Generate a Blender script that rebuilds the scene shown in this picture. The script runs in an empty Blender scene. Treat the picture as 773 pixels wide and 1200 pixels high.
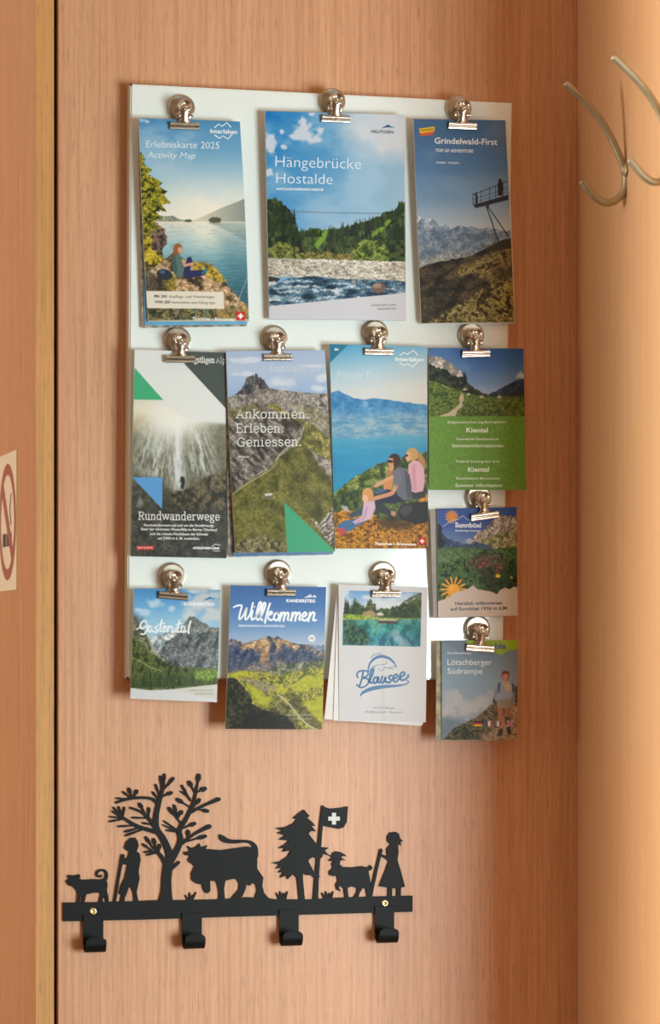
import bpy, bmesh, math, random
import numpy as np
from mathutils import Vector, Matrix

SC = bpy.context.scene
# ------------------------------------------------------------------ camera
F_PX, THETA, DIST = 3400.0, math.radians(14.5), 3400.0/1140.0
CX, HY, ZH = 386.5, 747.0, 1.45
DV = Vector((math.sin(THETA), math.cos(THETA), 0)); RV = Vector((math.cos(THETA), -math.sin(THETA), 0))
CAM = Vector((0, 0, ZH))-DIST*DV
cd = bpy.data.cameras.new('camera'); co = bpy.data.objects.new('camera', cd); SC.collection.objects.link(co)
co.location = CAM; co.rotation_euler = (math.pi/2, 0, -THETA)
cd.sensor_fit = 'AUTO'; cd.sensor_width = 36; cd.lens = F_PX/1200*36
cd.shift_y = (HY-600)/1200
cd.dof.use_dof = True; cd.dof.focus_distance = DIST; cd.dof.aperture_fstop = 3.0
cd.clip_start = .05
SC.camera = co
# ------------------------------------------------------------------ world: the dim warm interior around
W = bpy.data.worlds.new('world'); SC.world = W; W.use_nodes = True
nt = W.node_tree; bg = nt.nodes['Background']
tc = nt.nodes.new('ShaderNodeTexCoord'); sx = nt.nodes.new('ShaderNodeSeparateXYZ'); nt.links.new(tc.outputs['Generated'], sx.inputs[0])
mr = nt.nodes.new('ShaderNodeMapRange'); nt.links.new(sx.outputs['Z'], mr.inputs[0]); mr.inputs[1].default_value = -1; mr.inputs[2].default_value = 1
cr = nt.nodes.new('ShaderNodeValToRGB'); nt.links.new(mr.outputs[0], cr.inputs[0])
E = cr.color_ramp.elements
E[0].position = .1; E[0].color = (.12, .06, .035, 1); E[1].position = .95; E[1].color = (.52, .40, .28, 1)
for p, c in ((.40, (.13, .066, .034, 1)), (.52, (.17, .10, .058, 1)), (.60, (.36, .24, .15, 1)), (.72, (.44, .30, .19, 1))):
    e = E.new(p); e.color = c
nt.links.new(cr.outputs[0], bg.inputs[0])
sd = nt.nodes.new('ShaderNodeMapRange'); nt.links.new(sx.outputs['X'], sd.inputs[0])        # added soft fill: world made stronger from the left
sd.inputs[1].default_value = -1; sd.inputs[2].default_value = 1; sd.inputs[3].default_value = 1.75; sd.inputs[4].default_value = .42
nt.links.new(sd.outputs[0], bg.inputs[1])
# ------------------------------------------------------------------ lights
def area(name, loc, aim, sx, sy, power, col, spread=None):
    L = bpy.data.lights.new(name, 'AREA'); L.shape = 'RECTANGLE'; L.size = sx; L.size_y = sy; L.energy = power; L.color = col
    if spread: L.spread = math.radians(spread)
    o = bpy.data.objects.new(name, L); SC.collection.objects.link(o); o.location = loc
    o.rotation_euler = (Vector(aim)-Vector(loc)).to_track_quat('-Z', 'Y').to_euler(); return o
area('window_daylight', (1.20, -2.4, 1.16), (.1, 0, 1.3), .88, 1.05, 66, (.83, .975, 1.0))
area('right_wall_fill', (-1.75, -.70, 1.55), (.268, -.62, 1.55), .45, 2.2, 11.5, (1.0, .95, .84), 28)  # added fill light, narrow spread shapes the bright gradient on the right wall
area('left_side_fill', (-1.9, .56, 1.50), (-.3, .30, 1.50), .62, 1.8, 20, (1.0, .96, .88))  # added fill light to brighten the left cabinet side
# ------------------------------------------------------------------ view
vs = SC.view_settings; vs.view_transform = 'Standard'; vs.look = 'None'; vs.gamma = 1; vs.use_curve_mapping = False; vs.exposure = 0.09

# ------------------------------------------------------------------ printed pictures
# A small painter that computes the printed cover pictures (flat prints on paper).
SS = 1.6                                   # print samples per unit
_rng = np.random.RandomState(7)
_TAB = _rng.rand(256, 256)

def vnoise(x, y, seed=0):
    x = x + seed*37.3; y = y + seed*91.7
    xi = np.floor(x).astype(int); yi = np.floor(y).astype(int)
    fx = x-xi; fy = y-yi
    fx = fx*fx*(3-2*fx); fy = fy*fy*(3-2*fy)
    a = _TAB[xi & 255, yi & 255]; b = _TAB[(xi+1) & 255, yi & 255]
    c = _TAB[xi & 255, (yi+1) & 255]; d = _TAB[(xi+1) & 255, (yi+1) & 255]
    return (a*(1-fx)+b*fx)*(1-fy)+(c*(1-fx)+d*fx)*fy

def fbm(x, y, seed=0, o=4):
    s = 0; t = 0; a = 1.0
    for k in range(o):
        s = s+a*vnoise(x*2**k, y*2**k, seed+k*3); t += a; a *= .55
    return s/t

def Z(ox, oy, s):                          # measuring frame: enlarged view -> print units
    return lambda pts: [(ox+p[0]/s, oy+p[1]/s) for p in pts]

def sstep(a, b, x):
    t = np.clip((x-a)/(b-a), 0, 1); return t*t*(3-2*t)

def bil(q, u, v):                          # quad TL,TR,BR,BL
    (ax, ay), (bx, by), (cx, cy), (dx, dy) = q
    return ((ax*(1-u)+bx*u)*(1-v)+(dx*(1-u)+cx*u)*v,
            (ay*(1-u)+by*u)*(1-v)+(dy*(1-u)+cy*u)*v)

def catmull(pts, n=6):
    out = []
    P = [pts[0]]+list(pts)+[pts[-1]]
    for i in range(1, len(P)-2):
        p0, p1, p2, p3 = P[i-1], P[i], P[i+1], P[i+2]
        for k in range(n):
            t = k/n
            out.append(tuple(.5*(2*b+(c-a)*t+(2*a-5*b+4*c-d)*t*t+(3*b-a-3*c+d)*t**3) for a, b, c, d in zip(p0, p1, p2, p3)))
    out.append(tuple(P[-2]))
    return out

class Cv:
    crisp = 1.0
    def __init__(s, quad, zf, base=(200, 200, 200)):
        s.q = quad
        W = math.hypot(quad[1][0]-quad[0][0], quad[1][1]-quad[0][1])
        H = math.hypot(quad[3][0]-quad[0][0], quad[3][1]-quad[0][1])
        s.nu = int(W*SS)+1; s.nv = int(H*SS)+1
        u, v = np.meshgrid(np.linspace(0, 1, s.nu), np.linspace(0, 1, s.nv))
        s.X, s.Y = bil(quad, u, v)
        s.zf = zf
        s.C = np.zeros(s.X.shape+(3,))+np.array(base, float)
        o, sx = zf([(0, 0), (1, 0)]); s.sc = 1/(sx[0]-o[0]); s.ox, s.oy = o
        s.x = (s.X-s.ox)*s.sc; s.y = (s.Y-s.oy)*s.sc      # measuring-frame coordinates
        s.px = s.sc/SS                                     # one sample in that frame
    def n(s, f, seed=0, o=4, sx=1, sy=1, rot=0):
        c, d = math.cos(rot), math.sin(rot)
        X = (s.X*c+s.Y*d)*sx; Y = (-s.X*d+s.Y*c)*sy
        return fbm(X*f, Y*f, seed, o)
    def put(s, m, col):
        col = np.asarray(col, float)
        s.C = s.C*(1-m[..., None])+col*m[..., None]
    def grad(s, stops, m=None, slant=0):
        yy = s.y+slant*s.x
        ys = [a for a, b in stops]
        col = np.stack([np.interp(yy, ys, [b[k] for a, b in stops]) for k in range(3)], -1)
        s.put(np.ones_like(s.x) if m is None else m, col)
    def mask(s, pts, soft=.7, wob=0, wf=.25, seed=1):
        X, Y = s.x, s.y
        if wob:
            X = X+(s.n(wf, seed)-.5)*2*wob*s.sc; Y = Y+(s.n(wf, seed+5)-.5)*2*wob*s.sc
        P = np.array(pts, float); Q = np.roll(P, -1, 0)
        pad = (soft+1)*s.px+(wob*s.sc if wob else 0)
        sel = (s.x > P[:, 0].min()-pad) & (s.x < P[:, 0].max()+pad) & (s.y > P[:, 1].min()-pad) & (s.y < P[:, 1].max()+pad)
        out = np.zeros_like(s.x)
        if not sel.any(): return out
        x = X[sel]; y = Y[sel]
        ins = np.zeros(x.shape, bool); d2 = np.full(x.shape, 1e18)
        for (ax, ay), (bx, by) in zip(P, Q):
            c = ((ay > y) != (by > y))
            if ay != by:
                ins ^= c & (x < (bx-ax)*(y-ay)/(by-ay)+ax)
            ex, ey = bx-ax, by-ay
            t = np.clip(((x-ax)*ex+(y-ay)*ey)/(ex*ex+ey*ey+1e-12), 0, 1)
            d2 = np.minimum(d2, (x-ax-t*ex)**2+(y-ay-t*ey)**2)
        d = np.sqrt(d2)*np.where(ins, 1, -1)
        out[sel] = sstep(-soft*s.px, soft*s.px, d)
        return out
    def poly(s, pts, col, a=1, soft=.7, wob=0, wf=.25, seed=1):
        s.put(s.mask(pts, soft, wob, wf, seed)*a, col)
    def tex(s, m, cols, f=.3, seed=1, o=4, sx=1, sy=1, rot=0, lo=.25, hi=.75):
        # mix a row of colours along noise inside a mask
        t = np.clip(((s.n(f, seed, o, sx, sy, rot)-.5)*1.3+.5-lo)/(hi-lo), 0, 1)
        k = np.linspace(0, 1, len(cols))
        col = np.stack([np.interp(t, k, [c[j] for c in cols]) for j in range(3)], -1)
        g = s.n(max(.55, f*3), seed+40, 3, 1, 1); col = col*(1+(g[..., None]-.5)*s.crisp)
        s.put(m, col)
    def puff(s, g, n, a1, off, gain, a, col):            # a cloud limited to its own soft patch
        s.put(np.clip((g+(n-.5)*a1-off)*gain, 0, 1)*sstep(.04, .25, g)*a, col)
    def ell(s, c, rx, ry, col, a=1, rot=0, soft=.7, wob=0):
        X, Y = s.x-c[0], s.y-c[1]
        if wob: X = X+(s.n(.5, 9)-.5)*2*wob*rx; Y = Y+(s.n(.5, 12)-.5)*2*wob*ry
        k, d = math.cos(rot), math.sin(rot)
        r = np.sqrt(((X*k+Y*d)/rx)**2+((-X*d+Y*k)/ry)**2)
        e = soft*s.px/min(rx, ry)
        s.put((1-sstep(1-e, 1+e, r))*a, col)
    def glow(s, c, rx, ry, col, a=1):
        r = ((s.x-c[0])/rx)**2+((s.y-c[1])/ry)**2
        s.put(np.exp(-r)*a, col)
    def line(s, pts, w, col, a=1, smooth=False):
        if smooth: pts = catmull(pts)
        d2 = np.full(s.x.shape, 1e18)
        for (ax, ay), (bx, by) in zip(pts[:-1], pts[1:]):
            ex, ey = bx-ax, by-ay
            t = np.clip(((s.x-ax)*ex+(s.y-ay)*ey)/(ex*ex+ey*ey+1e-12), 0, 1)
            d2 = np.minimum(d2, (s.x-ax-t*ex)**2+(s.y-ay-t*ey)**2)
        s.put((1-sstep(w/2-.6*s.px, w/2+.6*s.px, np.sqrt(d2)))*a, col)
    def jag(s, pts, amp, f=.4, seed=3, dens=24):
        # roughen a ridge line: list of points left to right
        out = []; rr = random.Random(seed)
        for (ax, ay), (bx, by) in zip(pts[:-1], pts[1:]):
            k = max(1, int(abs(bx-ax)/dens))
            for i in range(k):
                t = i/k
                out.append((ax+(bx-ax)*t, ay+(by-ay)*t+(rr.random()-.5)*2*amp*(i > 0)))
        out.append(pts[-1]); return out
    def below(s, ridge, yb, **k):
        return s.mask(list(ridge)+[(ridge[-1][0], yb), (ridge[0][0], yb)], **k)
    def firs(s, x0, x1, yf, h, w, col, nn, seed=1, var=.4):
        rr = random.Random(seed)
        for i in range(nn):
            x = x0+(x1-x0)*(i+rr.random())/nn; y = yf(x); hh = h*(1-var+2*var*rr.random()); ww = w*(.8+.4*rr.random())
            p = [(x, y-hh)]
            for k in range(1, 5):
                p += [(x+ww*k/4*.5*(1.25), y-hh+hh*k/4), (x+ww*k/4*.28, y-hh+hh*k/4-hh*.03)]
            p += [(2*x-a, b) for a, b in p[:0:-1]]
            g = .75+.5*rr.random()
            s.poly(p, tuple(min(255, c*g) for c in col), .95)
    def clouds(s, thr, wid, f, seed, col, m=None, a=1, sx=1, sy=1.6):
        t = sstep(thr-wid, thr+wid, s.n(f, seed, 5, sx, sy))*a
        if m is not None: t = t*m
        s.put(t, col)
    def swiss(s, c, r):
        s.poly([(c[0]-r, c[1]-r), (c[0]+r, c[1]-r), (c[0]+r, c[1]+r), (c[0]-r, c[1]+r)], (200, 30, 35))
        b = r*.62; t = r*.22
        s.poly([(c[0]-b, c[1]-t), (c[0]+b, c[1]-t), (c[0]+b, c[1]+t), (c[0]-b, c[1]+t)], (250, 245, 240))
        s.poly([(c[0]-t, c[1]-b), (c[0]+t, c[1]-b), (c[0]+t, c[1]+b), (c[0]-t, c[1]+b)], (250, 245, 240))
    def all(s): return np.ones_like(s.x)
ZF = {'lake': Z(140, 90, 3.87), 'river': Z(290, 90, 3.865), 'first': Z(470, 90, 4.0), 'fall': Z(145, 380, 4.285),
      'ridge': Z(255, 380, 4.283), 'family': Z(380, 370, 4.138), 'green': Z(490, 370, 5.457), 'sun': Z(495, 560, 3.75),
      'hiker': Z(495, 560, 3.75), 'valley': Z(140, 650, 5.946), 'welcome': Z(250, 650, 5.331), 'fish': Z(370, 650, 5.153)}
QUAD = {'lake': [(162.7, 138.6), (281, 142.4), (291.5, 376.3), (173.5, 376.8)],
        'river': [(310.7, 130.1), (474.0, 134.5), (475.6, 375.4), (315.4, 374.1)],
        'first': [(484.5, 139.3), (591.8, 141), (602.5, 377.5), (493.7, 378.8)],
        'fall': [(157.8, 409.6), (264.2, 413.4), (265.2, 654.2), (152.7, 651.9)],
        'ridge': [(264.8, 411.5), (380.4, 410.4), (392.3, 646.4), (275.5, 648)],
        'family': [(386, 403.3), (500.1, 406.2), (501.6, 642.6), (392.6, 643)],
        'green': [(501.9, 407.6), (613.1, 408.5), (616.4, 574.3), (502.8, 574)],
        'sun': [(512.3, 596), (605.1, 594.1), (606.2, 721.3), (513.1, 723.5)],
        'hiker': [(517.7, 750.7), (607, 750.1), (605.7, 866.9), (517.7, 867)],
        'valley': [(157.3, 689.5), (258.2, 691.2), (254, 822.9), (152.6, 818.7)],
        'welcome': [(270.1, 686), (381.9, 688), (377.6, 854.8), (264.1, 854.1)],
        'fish': [(396.5, 685), (500.7, 688.4), (498.7, 846.5), (397.2, 844)]}

def art_lake():
    c = Cv(QUAD['lake'], ZF['lake'])
    c.grad([(185, (62, 132, 182)), (240, (92, 152, 196)), (330, (108, 165, 203)), (450, (160, 196, 214)), (560, (212, 224, 220)), (655, (238, 232, 214))])
    c.glow((400, 600), 170, 120, (246, 240, 222), .7)
    c.clouds(.6, .12, .02, 4, (190, 212, 226), a=.4)
    c.glow((180, 230), 60, 25, (130, 175, 215), .5)
    # far shores
    m = c.below(c.jag([(325, 657), (380, 632), (440, 604), (500, 578), (566, 550), (600, 540)], 2), 662)
    c.grad([(300, (226, 218, 196)), (600, (150, 158, 148))], m, slant=0)
    t = np.clip((c.x-330)/230, 0, 1)[..., None]
    c.C = c.C*(1-m[..., None])+((1-t)*np.array((226, 216, 194))+t*np.array((140, 150, 142)))*m[..., None]
    m = c.below(c.jag([(170, 625), (205, 632), (245, 630), (272, 646), (300, 650), (345, 656)], 2), 664); c.tex(m, [(120, 134, 118), (162, 168, 148)], .2, 5)
    # lake
    m = c.mask([(0, 656), (700, 656), (700, 1200), (0, 1200)])
    c.grad([(656, (226, 222, 204)), (700, (198, 212, 206)), (780, (150, 188, 196)), (860, (92, 146, 162)), (960, (56, 106, 124)), (1100, (36, 78, 90))], m)
    c.put(m*np.exp(-((c.x-400)/85)**2-((c.y-690)/85)**2)*.75, (246, 240, 222))
    m = c.mask([(400, 660), (600, 660), (600, 745), (560, 742), (500, 705)], soft=4); c.put(m*.55, (128, 150, 148))
    c.put(c.mask([(430, 700), (600, 720), (600, 1000), (520, 1000)], soft=20)*.25, (30, 80, 96))
    st = c.n(.5, 6, 3, .25, 2.2); c.put((c.y > 665)*np.clip((st-.55)*3, 0, 1)*.35, (190, 214, 216))
    c.put((c.y > 665)*np.clip((.42-st)*3, 0, 1)*.3, (50, 98, 116))
    for cx, w, h in ((430, 26, 14), (310, 16, 6), (412, 10, 9), (448, 9, 7)):
        c.ell((cx, 655-h*.4), w, h, (84, 92, 66), wob=.3)
    c.ell((430, 664), 26, 4, (150, 150, 130), .6)
    # bank and tree at the left
    b = c.mask([(80, 640), (150, 650), (205, 690), (218, 740), (190, 790), (205, 830), (120, 900), (80, 900)], wob=3)
    c.tex(b, [(52, 44, 30), (104, 84, 56), (150, 130, 60), (112, 98, 70)], .16, 8, 4, lo=.3, hi=.7)
    p = [(70, 330), (96, 338), (118, 372), (108, 395), (150, 420), (128, 440), (165, 462), (198, 480), (184, 500), (222, 520), (204, 535), (232, 574), (196, 582), (214, 606), (170, 612), (196, 640), (150, 660), (182, 690), (120, 715), (70, 720)]
    m = c.mask(p, wob=2.2, wf=.5)
    c.tex(m, [(38, 44, 14), (84, 88, 22), (128, 124, 30), (186, 168, 46), (120, 124, 44)], .22, 11, 5, 1, 1.4, lo=.28, hi=.74)
    c.tex(c.mask([(80, 700), (140, 720), (170, 800), (200, 840), (120, 880), (80, 880)], wob=3), [(70, 62, 24), (160, 144, 36), (196, 172, 52)], .25, 13, lo=.3, hi=.7)
    c.tex(c.mask([(150, 700), (205, 688), (218, 745), (185, 800), (150, 780)], wob=2), [(44, 38, 34), (98, 80, 70), (128, 108, 92)], .3, 14, lo=.3, hi=.7)
    # boulder
    p = [(80, 930), (120, 905), (160, 868), (205, 828), (245, 800), (280, 822), (330, 838), (400, 848), (440, 876), (470, 920), (500, 960), (545, 1010), (590, 1048), (640, 1060), (640, 1150), (80, 1150)]
    m = c.mask(p, wob=1.5, wf=.4)
    c.tex(m, [(62, 48, 34), (120, 96, 68), (176, 148, 112), (214, 184, 146), (160, 128, 92)], .14, 21, 5, 1, 1, .6, lo=.26, hi=.72)
    c.tex(c.mask([(110, 900), (200, 900), (240, 980), (120, 985)], soft=6), [(48, 42, 36), (96, 84, 66)], .3, 22, lo=.3, hi=.7)
    c.tex(c.mask([(330, 838), (400, 846), (445, 878), (480, 930), (430, 935), (380, 890), (330, 880)], soft=4, wob=3)*.85, [(96, 84, 22), (168, 144, 34), (206, 176, 60)], .3, 23, lo=.3, hi=.7)
    c.tex(c.mask([(200, 920), (250, 895), (262, 960), (210, 975)], soft=4, wob=2)*.8, [(90, 84, 22), (170, 150, 50)], .4, 24)
    c.tex(c.mask([(440, 1055), (600, 1040), (600, 1120), (440, 1110)], soft=8, wob=3)*.7, [(80, 70, 24), (170, 146, 50), (90, 96, 70)], .3, 25)
    c.tex(c.mask([(130, 1050), (440, 1052), (440, 1110), (130, 1110)], soft=4)*.85, [(40, 52, 40), (104, 96, 50), (150, 138, 74), (60, 92, 84)], .2, 26, lo=.3, hi=.7)
    # sitting woman and rucksack
    c.ell((205, 897), 36, 24, (42, 50, 66), rot=.3); c.ell((196, 885), 12, 8, (90, 120, 150), .7)
    c.poly([(240, 822), (262, 803), (288, 822), (302, 862), (300, 905), (262, 908), (243, 884)], (86, 114, 108))
    c.poly([(240, 822), (252, 812), (262, 870), (258, 905), (243, 884)], (62, 88, 86), .8)
    c.poly([(286, 900), (300, 838), (308, 818), (322, 816), (330, 834), (316, 878), (378, 876), (392, 888), (384, 900), (310, 916)], (38, 46, 88))
    c.line([(286, 834), (296, 856), (326, 848)], 12, (206, 158, 126)); c.line([(376, 890), (392, 872)], 12, (38, 118, 140))
    c.ell((264, 781), 21, 26, (150, 96, 60)); c.ell((274, 786), 10, 14, (212, 162, 128)); c.ell((250, 800), 9, 9, (140, 84, 52))
    # caption box, emblem, fold
    c.poly([(118, 971), (469, 975), (473, 1053), (118, 1049)], (228, 222, 206))
    c.poly([(118, 1106), (600, 1098), (600, 1140), (118, 1140)], (206, 206, 190), .8)
    c.swiss((548, 1085), 20)
    c.line([(580, 900), (505, 1098)], 3, (205, 205, 190), .7)
    return c

def art_river():
    c = Cv(QUAD['river'], ZF['river'])
    t = np.clip((c.x-80)/630, 0, 1); s = np.clip((c.y-155)/530, 0, 1)
    a = np.array((14, 116, 190)); b = np.array((138, 178, 208)); d = np.array((164, 196, 216)); e = np.array((84, 152, 204))
    top = a*(1-t[..., None])+b*t[..., None]; bot = e*(1-t[..., None])+d*t[..., None]
    c.C = top*(1-s[..., None])+bot*s[..., None]
    big = np.exp(-((c.x-640)/190)**2-((c.y-235)/130)**2)
    c.put(np.clip(big*1.5+(c.n(.035, 3, 5)-.55)*1.2, 0, 1)*sstep(.08, .3, big), (206, 212, 220))
    c.clouds(.52, .2, .022, 9, (178, 204, 224), a=.5)
    n = c.n(.14, 5, 6)
    for cx, cy, rx, ry in ((255, 250, 62, 46), (100, 300, 44, 46), (100, 435, 26, 18), (160, 315, 22, 14), (155, 250, 12, 16), (285, 170, 20, 12), (325, 240, 20, 26), (250, 205, 26, 22), (300, 290, 40, 18)):
        g = np.exp(-((c.x-cx)/rx)**2-((c.y-cy)/ry)**2)
        c.puff(g, n, 1.5, .34, 2.4, .92, (208, 216, 228))
    # bridge rope
    c.line([(90, 607), (400, 616), (720, 620)], 4, (96, 118, 142), .9)
    c.line([(90, 612), (720, 626)], 2, (150, 176, 200), .7)
    # hills
    m = c.below(c.jag([(225, 700), (300, 690), (345, 690), (400, 686), (470, 672), (560, 640), (640, 610), (720, 590)], 8, dens=10), 840)
    c.tex(m, [(26, 36, 24), (50, 66, 36), (76, 92, 50)], .18, 31, 5, 1.5, .8, lo=.3, hi=.7)
    for p in ([(300, 760), (345, 692), (366, 696), (350, 740), (312, 780)], [(548, 725), (585, 690), (640, 640), (655, 650), (600, 705), (560, 730)]):
        c.poly(p, (118, 158, 52), .95, soft=2.5)
    c.firs(360, 620, lambda x: 730-(x-360)*.2, 46, 15, (40, 54, 34), 34, 5); c.firs(360, 600, lambda x: 775-(x-360)*.1, 48, 17, (52, 66, 40), 30, 8)
    c.firs(236, 335, lambda x: 725, 34, 14, (36, 58, 32), 14, 6)
    m = c.below(c.jag([(80, 560), (120, 548), (170, 580), (190, 600), (215, 660), (240, 720), (250, 830)], 10, dens=8), 840)
    c.tex(m, [(20, 32, 18), (44, 62, 30), (74, 88, 44)], .2, 33, 5, 1.3, .8, lo=.3, hi=.72)
    c.firs(86, 215, lambda x: 600+(x-86)*.55, 55, 15, (32, 46, 26), 18, 9); c.firs(86, 235, lambda x: 680+(x-86)*.4, 60, 18, (40, 56, 30), 20, 19)
    m = c.below(c.jag([(640, 680), (660, 610), (690, 570), (730, 560)], 8, dens=8), 845)
    c.tex(m, [(22, 36, 20), (46, 64, 34), (66, 84, 42)], .2, 36, lo=.3, hi=.7)
    c.firs(645, 725, lambda x: 650-(x-645)*.6, 55, 16, (34, 50, 30), 10, 4); c.firs(640, 725, lambda x: 740, 70, 20, (36, 52, 32), 12, 14)
    m = c.mask([(465, 800), (480, 760), (520, 738), (590, 745), (640, 790), (640, 835), (465, 835)], wob=3)
    c.tex(m, [(44, 62, 22), (90, 108, 42), (132, 146, 72)], .3, 38, lo=.3, hi=.7)
    m = c.mask([(80, 790), (150, 745), (230, 775), (240, 828), (80, 830)], wob=3); c.tex(m, [(54, 66, 28), (104, 112, 50), (128, 134, 66)], .3, 39, lo=.3, hi=.7)
    m = c.mask([(235, 800), (330, 790), (420, 805), (480, 800), (480, 832), (235, 832)], wob=2.5); c.tex(m, [(76, 80, 38), (126, 126, 62), (140, 120, 70)], .3, 40, lo=.3, hi=.7)
    # gravel bank
    m = c.mask([(70, 820), (300, 826), (560, 834), (730, 838), (730, 935), (560, 925), (440, 925), (300, 910), (150, 905), (70, 905)], wob=1.2)
    c.tex(m, [(96, 92, 82), (178, 174, 162), (216, 212, 200), (204, 200, 186)], .34, 41, 5, .7, 1.7, lo=.30, hi=.66)
    c.tex(m*.5, [(150, 142, 124), (226, 222, 210)], .06, 42, 3, .6, 2)
    # water
    m = c.mask([(70, 950), (130, 940), (170, 915), (300, 902), (440, 916), (560, 918), (730, 925), (730, 985), (400, 1010), (90, 1045), (70, 1045)], wob=1.2)
    c.tex(m, [(26, 46, 66), (52, 84, 108), (86, 116, 136), (164, 186, 198)], .16, 44, 5, .5, 1.6, lo=.3, hi=.78)
    for cx, cy, rx, ry in ((400, 975, 26, 18), (350, 965, 40, 8), (200, 975, 60, 8), (120, 1010, 40, 9), (260, 950, 70, 7), (640, 960, 50, 5)):
        g = np.exp(-((c.x-cx)/rx)**2-((c.y-cy)/ry)**2); c.puff(g, c.n(.35, 7), 2, .45, 2.5, .8, (216, 224, 230))
    m = c.mask([(70, 925), (130, 932), (150, 912), (110, 905), (70, 905)], wob=1); c.put(m, (52, 50, 46)); c.poly([(80, 930), (125, 925), (128, 938), (80, 950)], (196, 200, 200), .9, wob=1)
    c.ell((592, 956), 33, 24, (112, 92, 82), wob=.12); c.ell((584, 946), 20, 11, (168, 142, 126), .8); c.ell((478, 929), 11, 8, (150, 150, 144))
    # grey foot of the cover
    c.poly([(70, 1041), (720, 978), (740, 1130), (70, 1130)], (204, 206, 214))
    
    c.poly([(704, 165), (716, 165), (724, 1110), (714, 1110)], (204, 204, 206), .5)
    # logo mark
    c.poly([(604, 233), (636, 217), (660, 231), (632, 228)], (30, 96, 152)); c.poly([(604, 233), (636, 217), (640, 226)], (24, 62, 104)); c.poly([(640, 232), (660, 224), (664, 232)], (120, 170, 205))
    return c

def art_first():
    c = Cv(QUAD['first'], ZF['first'])
    c.grad([(190, (66, 100, 138)), (300, (72, 108, 150)), (450, (86, 126, 168)), (580, (116, 150, 182)), (680, (162, 182, 198)), (720, (188, 198, 206))], slant=.05)
    c.glow((480, 260), 70, 80, (104, 124, 146), .5)
    c.clouds(.62, .15, .02, 3, (150, 174, 196), a=.25)
    r = [(60, 652), (85, 650), (110, 668), (150, 668), (180, 702), (205, 690), (235, 712), (270, 695), (300, 704), (330, 700), (360, 712), (410, 704), (440, 712), (480, 720), (540, 722)]
    m = c.below(c.jag(r, 5, dens=12), 900)
    c.grad([(650, (136, 152, 172)), (740, (112, 130, 152)), (800, (134, 148, 162)), (880, (140, 148, 154))], m)
    c.tex(m*.45, [(70, 92, 120), (150, 164, 178)], .14, 4, 5, 1, 1, .6, lo=.3, hi=.7)
    c.tex(m*sstep(.5, .62, c.n(.2, 6, 4, 1, .8, .7))*sstep(770, 660, c.y)*.8, [(206, 212, 220), (190, 200, 212)], .1, 2)
    m = c.below(c.jag([(60, 780), (120, 770), (210, 745), (300, 735), (360, 720), (420, 735), (520, 770)], 5, dens=14), 930); c.tex(m*.55, [(78, 98, 118), (112, 128, 144), (146, 156, 160)], .12, 8, lo=.3, hi=.7)
    m = c.mask([(60, 850), (200, 830), (360, 815), (420, 790), (300, 850), (130, 880), (60, 900)], soft=6); c.tex(m, [(110, 122, 126), (170, 174, 168)], .3, 9)
    # dark slope and grassy hill
    m = c.below(c.jag([(60, 905), (130, 880), (220, 858), (330, 838), (400, 800), (460, 770), (540, 745)], 3, dens=18), 1200)
    c.tex(m, [(34, 32, 26), (56, 50, 38), (76, 66, 46)], .1, 11, 5, .7, 1.3, -.5, lo=.3, hi=.7)
    c.line([(84, 896), (120, 874), (180, 862), (225, 858)], 5, (168, 160, 140), .9, True); c.line([(120, 884), (190, 868)], 3, (30, 28, 24), .9)
    m = c.mask([(205, 945), (280, 890), (400, 830), (520, 785), (560, 780), (560, 1000), (420, 960), (330, 930)], soft=5, wob=3)
    c.tex(m, [(64, 54, 30), (112, 98, 58), (146, 132, 84), (98, 86, 50)], .16, 13, 5, .6, 1.5, -.4, lo=.3, hi=.7)
    m = c.mask([(380, 800), (460, 775), (540, 750), (540, 800), (440, 815)], soft=4, wob=2); c.put(m*.7, (58, 52, 38))
    m = c.mask([(430, 900), (560, 880), (560, 990), (470, 985)], soft=8, wob=3); c.tex(m*.8, [(40, 36, 26), (84, 74, 46)], .2, 14)
    m = c.mask([(60, 1200), (120, 1160), (230, 1090), (330, 1030), (430, 960), (560, 940), (560, 1200)], soft=5, wob=4)
    c.tex(m, [(52, 46, 22), (96, 86, 44), (140, 128, 72), (172, 158, 96), (90, 82, 44)], .2, 16, 5, 1, 1.2, .5, lo=.28, hi=.72)
    # cliff walk platform
    D = (46, 46, 54)
    c.poly([(334, 600), (346, 616), (500, 576), (500, 552)], D)
    c.line([(334, 600), (334, 552), (500, 488)], 3.2, D); c.line([(334, 575), (500, 520)], 2, D, .8); c.line([(334, 590), (500, 538)], 2, D, .7)
    for x in (350, 372, 412, 440, 474): c.line([(x, 600-(x-334)*.22), (x, 548-(x-334)*.37)], 2.6, D)
    c.line([(397, 608), (490, 884)], 5.5, D); c.line([(402, 606), (500, 748)], 4.5, D); c.poly([(390, 606), (412, 600), (404, 618)], D)
    c.poly([(450, 556), (450, 500), (456, 486), (470, 488), (477, 520), (470, 556)], (40, 38, 44)); c.ell((461, 486), 8, 9, (44, 40, 44))
    c.poly([(344, 596), (345, 562), (350, 548), (357, 562), (356, 596)], (44, 44, 52)); c.line([(334, 546), (352, 562)], 3, (44, 44, 52)); c.ell((350, 548), 5, 6, (44, 40, 44))
    # yellow and red stamp
    c.poly([(84, 243), (155, 233), (157, 251), (87, 262)], (228, 190, 40)); c.poly([(87, 262), (152, 252), (150, 271), (89, 278)], (206, 92, 50)); c.line([(92, 252), (148, 244)], 5, (92, 92, 40), .8); c.line([(90, 263), (150, 256)], 4, (238, 170, 60))
    return c

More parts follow.
